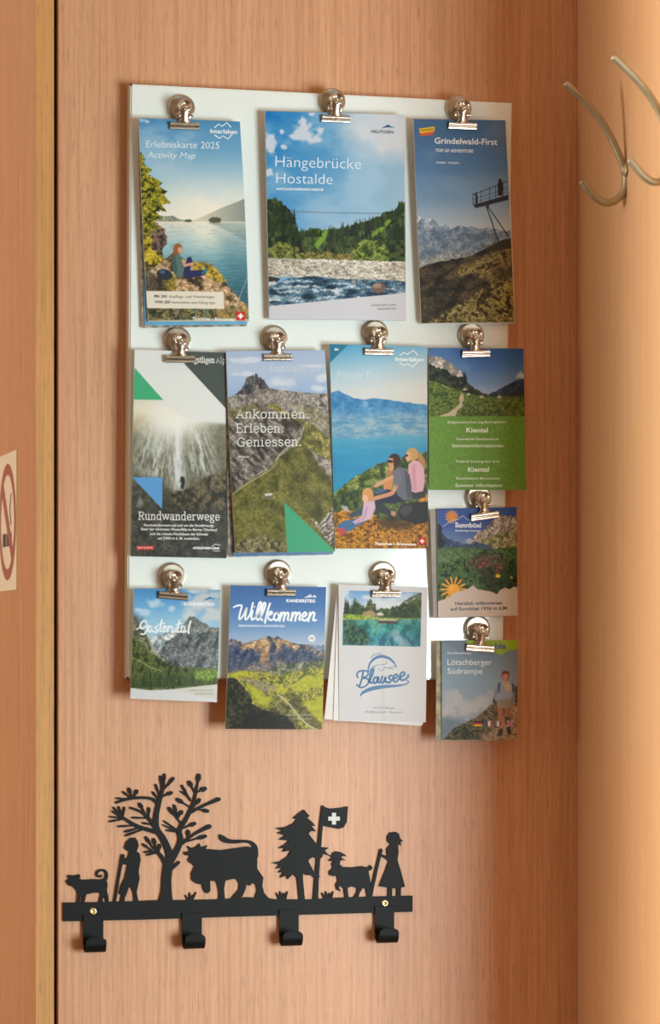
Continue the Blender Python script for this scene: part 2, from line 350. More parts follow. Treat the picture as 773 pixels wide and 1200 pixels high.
def art_fall():
    c = Cv(QUAD['fall'], ZF['fall'])
    c.C[:] = (222, 226, 222)
    # cliff
    m = c.mask([(0, 380), (200, 380), (260, 470), (360, 500), (520, 500), (540, 1200), (0, 1200)], soft=10)
    c.tex(m, [(70, 72, 58), (104, 102, 82), (140, 134, 108), (112, 108, 88)], .13, 3, 5, 1, .6, lo=.28, hi=.72)
    c.grad([(480, (120, 118, 96)), (1000, (64, 64, 54)), (1180, (40, 42, 40))], m*.55)
    c.glow((235, 450), 190, 150, (232, 234, 226), 1); c.glow((60, 420), 120, 90, (226, 218, 190), .85)
    c.put(np.exp(-((c.x-75)/80)**2-((c.y-490)/45)**2)*.6*np.clip(c.n(.2, 5)*2-.3, 0, 1), (160, 138, 84))
    # falling water, fanning out from the lip
    ang = (c.x-262)/(np.maximum(c.y, 470)-130)*1.7
    st = fbm(ang*30, c.y*.016, 7, 4); fine = fbm(ang*80, c.y*.05, 9, 3)
    w = np.clip((st*.62+fine*.38-.40)*4.6, 0, 1)
    env = sstep(.78, .5, np.abs(ang+.02))*sstep(455, 520, c.y)*sstep(860, 740, c.y+np.abs(ang)*120)
    gap = 1-.75*np.exp(-((ang-.17)/.05)**2)*sstep(520, 600, c.y)
    c.put(w*env*gap*.7, (208, 216, 212))
    core = np.exp(-((ang-.03)/.085)**2)*sstep(460, 520, c.y)*sstep(860, 820, c.y)
    c.put(core*(.45+.5*fine), (230, 236, 234))
    c.put(np.exp(-((ang-.42)/.05)**2)*sstep(520, 560, c.y)*sstep(770, 720, c.y)*np.clip(w+.2, 0, 1)*.7, (214, 222, 220))
    c.put(np.exp(-((ang+.28)/.07)**2)*sstep(500, 560, c.y)*sstep(790, 740, c.y)*np.clip(w+.2, 0, 1)*.6, (210, 216, 212))
    c.glow((262, 480), 110, 70, (240, 242, 236), .9); c.glow((200, 430), 190, 70, (234, 232, 220), .7)
    for k in range(16):
        rr = random.Random(k); x = 90+rr.random()*360; y = 600+rr.random()*130
        c.line([(x, y), (x+(x-250)*.12, y+40), (x+(x-250)*.22, y+85)], 2.2, (206, 214, 212), .5)
    c.tex(c.mask([(230, 850), (330, 812), (420, 770), (540, 728), (540, 960), (230, 960), (190, 900)], soft=5, wob=3), [(40, 38, 30), (74, 68, 52), (106, 96, 72)], .2, 14, 5, 1, 1, lo=.3, hi=.7)
    c.tex(c.mask([(0, 780), (190, 780), (230, 950), (0, 950)], soft=10)*.7, [(44, 48, 42), (84, 84, 70)], .2, 15)
    c.put(c.mask([(60, 920), (80, 860), (96, 900), (86, 920)], soft=3)*.5, (190, 196, 190))
    m = c.mask([(0, 925), (540, 925), (540, 1200), (0, 1200)], soft=16); c.tex(m*.85, [(42, 44, 40), (62, 62, 56), (76, 74, 64)], .12, 16)
    # hiker
    c.poly([(284, 826), (286, 790), (281, 770), (290, 760), (302, 766), (306, 790), (298, 826)], (36, 40, 44)); c.ell((297, 760), 6, 7, (200, 170, 150)); c.line([(286, 770), (280, 792)], 6, (40, 50, 60))
    # flat shapes
    c.poly([(296, 190), (300, 120), (560, 120), (560, 470), (512, 422)], (74, 82, 78)); c.poly([(30, 110), (296, 110), (296, 192), (420, 318), (514, 424), (515, 500), (300, 470), (240, 430), (60, 330), (30, 300)], (224, 228, 226), .85, soft=3)
    c.poly([(296, 190), (320, 120), (560, 120), (560, 470), (512, 422)], (74, 82, 78))
    c.poly([(54, 218), (198, 380), (46, 378)], (66, 172, 122)); c.poly([(42, 768), (193, 768), (190, 926)], (92, 156, 212))
    c.poly([(64, 1113), (149, 1112), (149, 1132), (64, 1132)], (206, 64, 60))
    c.line([(440, 1116), (462, 1103), (474, 1110), (484, 1108)], 3.5, (230, 230, 230))
    return c

def art_ridge():
    c = Cv(QUAD['ridge'], ZF['ridge'])
    c.grad([(130, (162, 182, 214)), (230, (176, 194, 218)), (360, (150, 178, 214))])
    n = c.n(.06, 4, 5, 1, 1.6)
    for cx, cy, rx, ry in ((310, 295, 80, 34), (120, 250, 60, 14), (510, 325, 50, 20), (480, 210, 90, 14), (150, 180, 90, 16), (525, 275, 30, 22)):
        g = np.exp(-((c.x-cx)/rx)**2-((c.y-cy)/ry)**2); c.puff(g, n, 1.4, .3, 2.2, .85, (212, 218, 228))
    # rock wall and castle-like peak
    r = [(30, 385), (60, 365), (100, 345), (140, 318), (210, 310), (260, 322), (330, 330), (400, 340), (480, 345), (560, 348), (600, 350)]
    m = c.below(c.jag(r, 3, dens=14), 1200)
    c.tex(m, [(104, 98, 92), (134, 128, 122), (158, 152, 144), (146, 140, 132)], .14, 5, 5, 1, 1, .8, lo=.28, hi=.72)
    p = [(90, 352), (118, 326), (136, 300), (146, 264), (152, 268), (158, 258), (166, 262), (176, 250), (182, 262), (188, 246), (198, 250), (204, 270), (212, 262), (222, 278), (232, 276), (242, 300), (258, 318), (200, 330), (150, 352)]
    m = c.mask(p, wob=.8, wf=.6); c.tex(m, [(36, 38, 46), (66, 66, 72), (98, 94, 94)], .3, 7, 4, 1.6, .5, lo=.3, hi=.7)
    c.tex(c.mask([(180, 260), (215, 330), (300, 360), (250, 400), (180, 350)], soft=5)*.6, [(120, 112, 106), (176, 168, 158)], .3, 8)
    # dark scree slope at the left
    m = c.mask([(30, 470), (110, 430), (210, 380), (240, 420), (330, 455), (430, 490), (410, 560), (320, 640), (240, 720), (70, 860), (30, 860)], wob=2)
    c.tex(m, [(54, 50, 46), (84, 78, 72), (112, 106, 98), (142, 134, 124)], .16, 10, 5, 1.6, .6, -.7, lo=.28, hi=.75)
    c.tex(c.mask([(40, 430), (180, 400), (220, 430), (90, 470), (40, 480)], soft=5, wob=2)*.8, [(106, 100, 60), (150, 140, 100)], .2, 11)
    c.put(c.mask([(330, 470), (430, 488), (415, 530), (350, 520)], soft=8)*.6, (58, 50, 42))
    # green meadows
    m = c.mask([(225, 400), (280, 395), (400, 470), (470, 500), (580, 590), (600, 600), (600, 700), (430, 620), (430, 500), (330, 455)], soft=3, wob=2); c.tex(m, [(92, 92, 46), (128, 122, 62), (156, 148, 92)], .14, 12, 5, lo=.3, hi=.7)
    c.tex(c.mask([(330, 390), (430, 400), (580, 480), (600, 590), (480, 500)], soft=6, wob=3)*.65, [(120, 114, 74), (168, 160, 140)], .18, 13)
    m = c.mask([(70, 850), (150, 790), (240, 735), (310, 660), (400, 600), (430, 520), (440, 600), (500, 700), (600, 830), (620, 1160), (70, 1160)], soft=2, wob=2)
    c.crisp = .7; c.tex(m, [(70, 72, 28), (94, 94, 40), (112, 108, 50), (124, 120, 64)], .11, 14, 5, 1, 1, .5, lo=.16, hi=.84); c.crisp = 1
    c.line([(428, 515), (405, 580), (330, 630), (298, 672), (285, 705), (240, 745), (150, 800), (80, 850)], 4.5, (196, 186, 160), .75, True)
    m = c.mask([(415, 600), (440, 620), (500, 700), (585, 800), (590, 850), (540, 800), (470, 730)], soft=5, wob=2); c.put(m*.55, (62, 60, 32))
    m = c.mask([(440, 830), (520, 880), (530, 960), (500, 1000), (470, 960), (480, 900)], soft=7, wob=2); c.put(m*.55, (54, 56, 26))
    m = c.mask([(460, 975), (510, 1000), (540, 960), (570, 925), (610, 910), (610, 1160)], wob=2); c.tex(m, [(70, 60, 52), (140, 130, 122), (190, 180, 172)], .4, 17, 4, 1.6, .6, .7, lo=.3, hi=.7)
    m = c.mask([(80, 1105), (150, 1075), (240, 1060), (330, 1090), (350, 1160), (80, 1160)], soft=5, wob=3); c.tex(m*.8, [(52, 48, 32), (104, 96, 66), (150, 140, 112)], .25, 18, lo=.3, hi=.7)
    c.poly([(230, 853), (272, 848), (276, 872), (236, 878)], (112, 104, 96)); c.poly([(234, 851), (270, 848), (272, 858), (238, 862)], (214, 208, 198)); c.line([(276, 872), (286, 866)], 4, (190, 182, 150), .6)
    c.poly([(331, 892), (587, 1138), (590, 1150), (348, 1150)], (66, 162, 122))
    return c

def art_family():
    c = Cv(QUAD['family'], ZF['family'])
    c.grad([(135, (62, 150, 196)), (200, (112, 172, 206)), (290, (168, 200, 216)), (400, (206, 214, 214))], slant=.15)
    c.glow((470, 380), 160, 60, (222, 220, 212), .6)
    r = [(10, 380), (35, 372), (68, 362), (100, 380), (140, 400), (180, 406), (240, 400), (300, 406), (360, 414), (430, 425), (520, 436)]
    m = c.below(c.jag(r, 3, dens=16), 620); c.grad([(370, (70, 132, 186)), (430, (56, 128, 186)), (480, (94, 152, 194)), (560, (128, 170, 194)), (600, (110, 162, 192))], m)
    c.tex(m*.3, [(44, 108, 166), (140, 184, 210)], .12, 3)
    c.ell((198, 428), 14, 14, (140, 180, 206), .6, wob=.3)
    m = c.mask([(10, 500), (200, 480), (510, 470), (510, 580), (300, 575), (150, 600), (10, 570)], soft=8); c.crisp = .3; c.tex(m*.5, [(88, 150, 186), (140, 176, 190), (176, 196, 196)], .14, 5, 4, .5, 2.2, lo=.3, hi=.7)
    m = c.mask([(10, 590), (160, 596), (330, 578), (510, 582), (510, 900), (10, 900)], soft=2); c.grad([(575, (98, 166, 196)), (640, (62, 150, 192)), (740, (40, 136, 186)), (860, (44, 140, 184))], m)
    c.tex(m*.15, [(60, 150, 190), (130, 190, 210)], .1, 6, 3, .4, 2)
    c.crisp = 1.0
    # wooded slope
    m = c.below(c.jag([(10, 880), (60, 850), (130, 790), (200, 750), (280, 710), (350, 690), (420, 680), (520, 650)], 6, dens=10), 1150)
    c.tex(m, [(52, 70, 32), (92, 110, 50), (132, 142, 78)], .16, 8, 5, 1, 1, lo=.3, hi=.7)
    m = c.mask([(40, 880), (120, 850), (300, 850), (510, 800), (510, 1000), (300, 1000), (40, 960)], soft=6, wob=3); c.tex(m*.75, [(34, 46, 36), (66, 84, 50), (96, 110, 60)], .2, 9)
    # golden grass
    m = c.mask([(30, 960), (110, 938), (230, 960), (300, 1000), (430, 990), (520, 960), (520, 1160), (30, 1160)], wob=3); c.tex(m, [(104, 70, 26), (164, 110, 34), (206, 146, 52), (150, 98, 34)], .25, 11, 5, 1, 1.5, lo=.28, hi=.72)
    m = c.mask([(455, 890), (520, 860), (520, 960), (470, 930)], wob=2); c.tex(m, [(196, 136, 44), (226, 166, 70)], .3, 12); c.put(c.mask([(240, 990), (340, 970), (440, 1010), (420, 1040), (280, 1030)], soft=8, wob=3)*.75, (60, 44, 28))
    # rucksack
    c.poly([(350, 950), (372, 918), (430, 905), (505, 900), (505, 1000), (440, 1012), (360, 985)], (44, 46, 50)); c.poly([(360, 950), (376, 924), (420, 916), (428, 940), (390, 975)], (78, 78, 80), .8)
    # woman in pink
    c.poly([(420, 850), (480, 845), (490, 880), (425, 890)], (60, 60, 76))
    c.poly([(406, 720), (430, 702), (462, 704), (482, 740), (486, 800), (478, 850), (440, 858), (418, 850), (404, 770)], (222, 172, 186)); c.poly([(420, 730), (440, 715), (445, 850), (428, 850)], (196, 140, 160), .6)
    c.ell((425, 672), 30, 32, (196, 160, 100)); c.poly([(448, 670), (470, 672), (488, 700), (490, 740), (474, 725), (455, 705)], (176, 136, 82)); c.ell((404, 682), 13, 24, (222, 172, 142)); c.poly([(388, 672), (404, 672), (404, 682), (390, 684)], (60, 44, 44))
    # child between
    c.ell((318, 762), 16, 18, (176, 118, 70)); c.poly([(282, 800), (300, 780), (330, 790), (320, 850), (285, 850)], (206, 140, 90)); c.ell((322, 735), 12, 18, (214, 150, 116))
    # father
    c.poly([(225, 880), (300, 840), (380, 860), (420, 890), (330, 912), (250, 905)], (44, 48, 66)); c.poly([(240, 900), (260, 890), (300, 930), (330, 950), (300, 965), (250, 950)], (52, 56, 60)); c.poly([(230, 850), (270, 838), (310, 845), (260, 866)], (76, 98, 130))
    c.poly([(325, 760), (352, 735), (385, 738), (412, 770), (422, 830), (420, 890), (385, 896), (352, 870), (338, 820)], (106, 108, 122)); c.poly([(385, 745), (412, 775), (420, 830), (418, 885), (400, 880)], (76, 78, 94), .8)
    c.line([(352, 800), (330, 855), (290, 872), (240, 886)], 20, (206, 148, 116), 1, True); c.line([(340, 775), (300, 795), (245, 826)], 15, (214, 160, 126), 1, True); c.poly([(330, 765), (360, 740), (375, 800), (340, 830)], (112, 114, 128))
    c.ell((338, 700), 29, 32, (60, 46, 40)); c.poly([(310, 690), (330, 690), (334, 735), (318, 738), (306, 716)], (206, 150, 118)); c.poly([(304, 697), (330, 702), (328, 714), (306, 712)], (40, 32, 36))
    # small child
    c.poly([(60, 1020), (90, 995), (150, 985), (215, 960), (190, 1000), (120, 1045), (75, 1052)], (72, 112, 150)); c.poly([(110, 965), (160, 940), (200, 935), (190, 965), (130, 980)], (56, 78, 100), .9)
    c.poly([(190, 900), (240, 895), (245, 930), (225, 985), (150, 1010), (135, 1000), (180, 970)], (206, 176, 196)); c.line([(205, 930), (190, 980), (150, 1005)], 13, (188, 156, 184))
    c.ell((208, 868), 27, 34, (206, 152, 96)); c.ell((196, 886), 14, 18, (226, 178, 146)); c.poly([(60, 1030), (98, 1030), (98, 1060), (78, 1066)], (190, 76, 92)); c.poly([(78, 920), (108, 925), (122, 950), (96, 948)], (190, 190, 196), .8)
    c.poly([(320, 945), (345, 950), (340, 972), (320, 965)], (220, 150, 130), .8)
    # corner band and emblem
    c.poly([(20, 130), (114, 140), (25, 230)], (34, 118, 150)); c.swiss((473, 1093), 17)
    return c

def art_green():
    c = Cv(QUAD['green'], ZF['green'])
    c.grad([(200, (40, 90, 160)), (320, (70, 116, 180)), (430, (116, 150, 196)), (500, (160, 180, 208))])
    c.clouds(.62, .12, .02, 5, (140, 170, 208), a=.3)
    n = c.n(.1, 4, 5); g = np.exp(-((c.x-650)/40)**2-((c.y-385)/26)**2); c.puff(g, n, 1.5, .3, 2.4, .8, (206, 208, 216))
    m = c.below(c.jag([(450, 500), (500, 480), (560, 445), (610, 420), (650, 405), (690, 395)], 3, dens=12), 540); c.tex(m, [(36, 50, 76), (56, 72, 96)], .12, 3)
    m = c.below(c.jag([(60, 255), (110, 262), (150, 268), (200, 300), (250, 335), (280, 370), (290, 430)], 5, dens=10), 470); c.tex(m, [(126, 124, 120), (176, 172, 164), (200, 196, 188)], .2, 5, 4, 1.4, .7, .6, lo=.3, hi=.7)
    m = c.below(c.jag([(60, 300), (110, 330), (170, 340), (230, 385), (285, 395), (292, 372), (300, 410), (340, 450), (400, 490), (440, 505)], 6, dens=8), 530); c.tex(m, [(22, 30, 24), (42, 54, 36), (62, 74, 46)], .25, 7, lo=.3, hi=.7)
    c.firs(280, 306, lambda x: 440, 70, 20, (24, 34, 24), 3, 2)
    m = c.below([(60, 405), (130, 430), (200, 455), (290, 490), (360, 505), (450, 515), (560, 512), (700, 508)], 645); c.tex(m, [(60, 84, 30), (88, 112, 42), (116, 136, 58), (76, 98, 40)], .28, 9, 5, .8, 1.5, lo=.28, hi=.72)
    m = c.mask([(380, 505), (690, 480), (690, 525), (560, 520), (420, 515)], soft=3, wob=2); c.put(m*.7, (40, 52, 44))
    m = c.mask([(280, 560), (690, 530), (690, 645), (230, 645)], soft=8, wob=3); c.tex(m*.7, [(44, 66, 22), (84, 104, 36), (120, 128, 60)], .4, 11, lo=.3, hi=.7)
    c.poly([(130, 643), (205, 612), (240, 585), (262, 560), (258, 530), (272, 500), (286, 502), (290, 530), (278, 560), (285, 575), (250, 612), (230, 643)], (196, 184, 160), soft=1.2, wob=1)
    c.line([(150, 440), (195, 465), (175, 482)], 6, (170, 168, 130), .8)
    for x, y in ((296, 464), (318, 496), (402, 512), (515, 512)): c.poly([(x-13, y+8), (x, y-6), (x+13, y+4), (x+13, y+12), (x-10, y+14)], (196, 186, 170)); c.poly([(x-13, y+2), (x, y-7), (x+14, y+1), (x+2, y+3)], (140, 120, 104))
    c.poly([(40, 643), (720, 643), (720, 1150), (40, 1150)], (106, 154, 58)); m = c.mask([(40, 643), (720, 643), (720, 1150), (40, 1150)]); c.tex(m*.25, [(98, 146, 50), (116, 162, 70)], .03, 2)
    return c

def art_sun():
    c = Cv(QUAD['sun'], ZF['sun'])
    c.grad([(125, (54, 86, 160)), (200, (66, 98, 170)), (280, (122, 146, 190))], slant=-.1)
    m = c.below(c.jag([(200, 285), (240, 240), (270, 225), (300, 190), (325, 165), (350, 160), (380, 170), (430, 165)], 6, dens=8), 330); c.tex(m, [(110, 104, 104), (156, 146, 140), (190, 180, 168)], .25, 3, 4, 1.4, .7, .6, lo=.3, hi=.7)
    m = c.mask([(250, 270), (340, 245), (430, 225), (430, 310), (270, 310)], soft=4, wob=3); c.tex(m, [(96, 104, 62), (150, 148, 100), (176, 168, 128)], .3, 5, lo=.3, hi=.7)
    m = c.below(c.jag([(60, 230), (85, 240), (110, 268), (150, 280), (185, 290), (220, 280), (260, 285), (300, 300)], 4, dens=9), 350); c.tex(m, [(44, 60, 96), (74, 90, 122)], .2, 7)
    c.ell((205, 278), 16, 12, (190, 192, 196), .8, wob=.4)
    m = c.mask([(60, 190), (80, 215), (92, 300), (60, 320)], wob=2); c.tex(m, [(22, 32, 40), (40, 54, 56)], .4, 8)
    m = c.below([(60, 310), (150, 305), (300, 312), (430, 300)], 620); c.tex(m, [(28, 54, 30), (56, 88, 46), (92, 124, 74), (60, 92, 52)], .28, 9, 5, lo=.28, hi=.72)
    m = c.mask([(60, 312), (260, 308), (220, 350), (60, 380)], soft=6); c.tex(m*.6, [(90, 124, 84), (130, 158, 112)], .3, 10)
    c.put(c.mask([(300, 400), (430, 380), (430, 520), (280, 510)], soft=14)*.5, (22, 44, 22))
    m = c.mask([(190, 375), (250, 335), (320, 335), (360, 370), (345, 430), (290, 445), (240, 405)], wob=6, wf=.4, soft=8)*sstep(.40, .56, c.n(.5, 31, 3)); c.tex(m, [(72, 40, 46), (128, 66, 72), (160, 98, 98)], .6, 12, lo=.3, hi=.7)
    c.tex(c.mask([(240, 400), (320, 390), (320, 500), (280, 500)], wob=3, soft=3), [(30, 46, 24), (70, 80, 40)], .5, 13)
    c.ell((330, 431), 11, 8, (236, 220, 60), wob=.3); c.ell((390, 438), 6, 5, (214, 204, 70)); 
    for k in range(14):
        a = k*math.pi*2/14
        for (cx, cy, r0, r1, w) in ((128, 171, 17, 27, 5), (135, 490, 31, 53, 8)):
            c.line([(cx+r0*math.cos(a), cy+r0*math.sin(a)), (cx+r1*math.cos(a), cy+r1*math.sin(a))], w, (240, 170, 56))
    c.ell((128, 171), 15, 15, (236, 140, 40)); c.ell((135, 492), 28, 28, (244, 172, 50)); c.ell((128, 484), 12, 12, (250, 200, 90), .6)
    c.line([(88, 214), (130, 186), (156, 182), (176, 166), (196, 184), (232, 188)], 2.6, (214, 216, 222), .9)
    c.poly([(50, 548), (105, 530), (150, 500), (190, 492), (222, 472), (240, 490), (300, 500), (325, 512), (340, 492), (362, 482), (380, 490), (400, 478), (440, 486), (440, 640), (50, 640)], (212, 200, 190))
    return c

def art_hiker():
    c = Cv(QUAD['hiker'], ZF['hiker'])
    c.grad([(710, (112, 128, 146)), (780, (118, 140, 160)), (880, (136, 160, 178)), (1000, (156, 170, 182)), (1150, (120, 136, 150))])
    c.poly([(60, 700), (130, 745), (250, 840), (330, 925), (330, 970), (60, 960)], (128, 158, 180), .35)
    n = c.n(.09, 6, 5)
    for cx, cy, rx, ry in ((130, 960, 60, 50), (200, 1010, 60, 40), (270, 990, 40, 40), (110, 1030, 50, 30), (300, 950, 30, 30)):
        g = np.exp(-((c.x-cx)/rx)**2-((c.y-cy)/ry)**2); c.puff(g, n, 1.6, .3, 1.8, .75, (188, 186, 188))
    m = c.mask([(70, 1060), (120, 1050), (170, 1070), (120, 1120), (70, 1150)], soft=8); c.put(m*.7, (96, 114, 130))
    m = c.below(c.jag([(90, 1150), (130, 1105), (170, 1080), (220, 1060), (260, 1030), (320, 980), (370, 960), (400, 940), (430, 920)], 4, dens=8), 1170); c.tex(m, [(62, 54, 36), (98, 84, 58), (132, 112, 84), (84, 80, 50)], .25, 9, 5, lo=.28, hi=.72)
    m = c.mask([(250, 1150), (330, 1090), (380, 1010), (440, 970), (440, 1170), (240, 1170)], soft=6, wob=2); c.tex(m*.85, [(150, 126, 102), (186, 160, 134), (130, 108, 84)], .2, 11)
    m = c.mask([(85, 1160), (130, 1105), (180, 1082), (240, 1090), (270, 1110), (230, 1160)], wob=3); c.tex(m, [(34, 36, 20), (66, 66, 34), (96, 90, 50)], .4, 12, lo=.3, hi=.7)
    m = c.mask([(395, 930), (440, 900), (440, 990), (400, 980)], soft=4, wob=3); c.tex(m, [(70, 66, 48), (110, 100, 70)], .3, 13)
    # walking woman
    c.poly([(325, 1005), (350, 1005), (352, 1060), (344, 1100), (348, 1125), (334, 1128), (334, 1070)], (168, 116, 92)); c.poly([(355, 1000), (382, 1005), (384, 1060), (378, 1090), (384, 1112), (372, 1114), (362, 1060)], (160, 108, 84))
    c.poly([(334, 1104), (350, 1100), (350, 1132), (330, 1136), (328, 1126)], (70, 58, 50)); c.poly([(366, 1096), (382, 1090), (390, 1124), (376, 1132)], (66, 54, 48)); c.poly([(358, 1050), (384, 1050), (382, 1068), (362, 1072)], (80, 66, 58))
    c.poly([(322, 972), (390, 968), (392, 1008), (358, 1012), (326, 1006)], (146, 140, 122))
    c.poly([(328, 905), (345, 890), (380, 890), (400, 905), (398, 940), (390, 972), (325, 974), (328, 940)], (150, 164, 188)); c.poly([(350, 895), (362, 930), (380, 895)], (196, 160, 130)); c.ell((375, 922), 14, 16, (198, 176, 160), .8)
    c.line([(332, 908), (322, 945), (312, 975)], 11, (128, 144, 170)); c.line([(396, 905), (400, 950), (398, 1000)], 10, (130, 144, 168)); c.ell((398, 1004), 6, 10, (180, 128, 104)); c.ell((312, 980), 6, 9, (70, 60, 60))
    c.poly([(330, 905), (342, 895), (338, 940), (330, 950)], (60, 72, 100), .8); c.poly([(390, 898), (402, 910), (402, 950), (394, 940)], (56, 66, 96), .8)
    c.ell((364, 870), 17, 23, (150, 92, 74)); c.ell((362, 876), 11, 15, (190, 138, 114)); c.poly([(344, 866), (352, 848), (374, 847), (384, 862), (370, 860)], (118, 60, 56))
    # green corner, flags
    c.poly([(186, 705), (430, 705), (430, 752), (372, 760), (345, 780), (302, 762), (300, 735), (200, 735)], (150, 182, 40)); c.poly([(290, 735), (312, 735), (312, 752), (290, 752)], (120, 160, 50))
    for x0, cols, v in ((226, ((30, 30, 30), (200, 40, 40), (236, 190, 50)), 0), (275, ((60, 66, 120), (226, 222, 220), (196, 70, 70)), 1), (314, ((70, 130, 80), (224, 220, 218), (196, 70, 70)), 1)):
        for k in range(3):
            c.poly([(x0+k*10.5, 1068), (x0+k*10.5+10.5, 1068), (x0+k*10.5+10.5, 1092), (x0+k*10.5, 1092)] if v else [(x0, 1068+k*8), (x0+32, 1068+k*8), (x0+32, 1076+k*8), (x0, 1076+k*8)], cols[k])
    for cx in (242,):
        pass
    c.poly([(372, 1066), (396, 1066), (396, 1092), (372, 1092)], (150, 120, 150)); c.line([(372, 1066), (396, 1092)], 4, (220, 200, 205)); c.line([(372, 1092), (396, 1066)], 4, (220, 200, 205)); c.line([(384, 1066), (384, 1092)], 4, (196, 70, 80)); c.line([(372, 1079), (396, 1079)], 4, (196, 70, 80))
    return c

def art_valley():
    c = Cv(QUAD['valley'], ZF['valley'])
    c.grad([(230, (66, 136, 194)), (340, (96, 162, 212)), (470, (150, 196, 224))])
    n = c.n(.075, 4, 5, 1, 1.3)
    for cx, cy, rx, ry in ((240, 345, 60, 30), (180, 400, 40, 24), (130, 385, 26, 14), (365, 375, 24, 20), (560, 330, 110, 70), (640, 420, 90, 60), (480, 420, 60, 50), (560, 250, 120, 24), (660, 280, 60, 40)):
        g = np.exp(-((c.x-cx)/rx)**2-((c.y-cy)/ry)**2); c.puff(g, n, 1.4, .28, 2.2, .85, (204, 210, 214) if cx > 450 else (190, 212, 228))
    c.put(np.exp(-((c.x-640)/120)**2-((c.y-300)/120)**2)*.6, (186, 192, 194))
    m = c.below(c.jag([(200, 590), (250, 560), (320, 545), (400, 520), (440, 500)], 5, dens=10), 700); c.tex(m, [(132, 146, 152), (186, 196, 200), (212, 216, 216)], .16, 6, 4, 1, .8, .6, lo=.3, hi=.7)
    m = c.below(c.jag([(270, 680), (310, 620), (390, 560), (440, 490), (470, 450), (490, 430), (530, 438), (570, 470), (600, 480), (640, 510), (720, 505)], 5, dens=9), 820)
    c.tex(m, [(58, 66, 68), (88, 96, 98), (120, 126, 126), (98, 104, 104)], .14, 8, 5, 1.5, .6, .5, lo=.26, hi=.74)
    c.tex(c.below([(460, 470), (490, 440), (540, 450), (600, 490), (650, 520), (700, 515)], 540, soft=4)*.5, [(110, 112, 104), (170, 172, 164)], .25, 9)
    for p in ([(540, 660), (530, 720), (515, 770)], [(600, 680), (640, 720), (600, 790)], [(450, 770), (490, 755), (530, 790)], [(620, 590), (600, 640)]): c.line(p, 7, (178, 180, 174), .45, True)
    m = c.below(c.jag([(60, 410), (120, 440), (150, 500), (190, 560), (220, 620), (260, 680), (300, 720), (350, 770)], 5, dens=9), 960); c.tex(m, [(70, 74, 58), (100, 104, 76), (136, 138, 110)], .16, 11, 5, 1.3, .7, .8, lo=.28, hi=.72)
    c.put(c.mask([(80, 400), (150, 440), (180, 520), (120, 520), (80, 480)], soft=7, wob=3)*.55, (58, 62, 58))
    c.line([(180, 530), (215, 610), (235, 665), (275, 710)], 17, (186, 184, 170), .7, True)
    m = c.mask([(70, 560), (140, 610), (200, 680), (270, 720), (350, 765), (440, 785), (560, 790), (720, 800), (720, 960), (70, 960)], soft=3, wob=3); c.tex(m, [(40, 54, 26), (70, 84, 38), (100, 112, 56), (78, 92, 46)], .24, 13, 5, 1.4, .7, lo=.28, hi=.72)
    c.line([(90, 720), (150, 745), (215, 785), (290, 810)], 8, (176, 176, 130), .6, True)
    m = c.mask([(500, 830), (580, 805), (700, 800), (700, 880), (600, 880), (510, 860)], soft=4, wob=2.5); c.tex(m, [(104, 136, 50), (140, 168, 66), (96, 118, 52)], .2, 14)
    c.firs(80, 520, lambda x: 880-(x-80)*.03, 56, 16, (66, 82, 38), 44, 8); c.firs(80, 520, lambda x: 930-(x-80)*.04, 70, 20, (54, 70, 32), 46, 18)
    c.firs(520, 700, lambda x: 905, 50, 18, (64, 82, 36), 18, 3)
    c.poly([(60, 926), (200, 944), (360, 938), (520, 920), (720, 900), (720, 1060), (60, 1060)], (210, 212, 214))
    c.poly([(360, 938), (720, 900), (720, 1020), (540, 985)], (204, 204, 192), .9)
    c.poly([(580, 318), (632, 292), (660, 312), (630, 308), (606, 316)], (28, 104, 168)); c.poly([(636, 304), (660, 296), (664, 314)], (60, 160, 216))
    return c

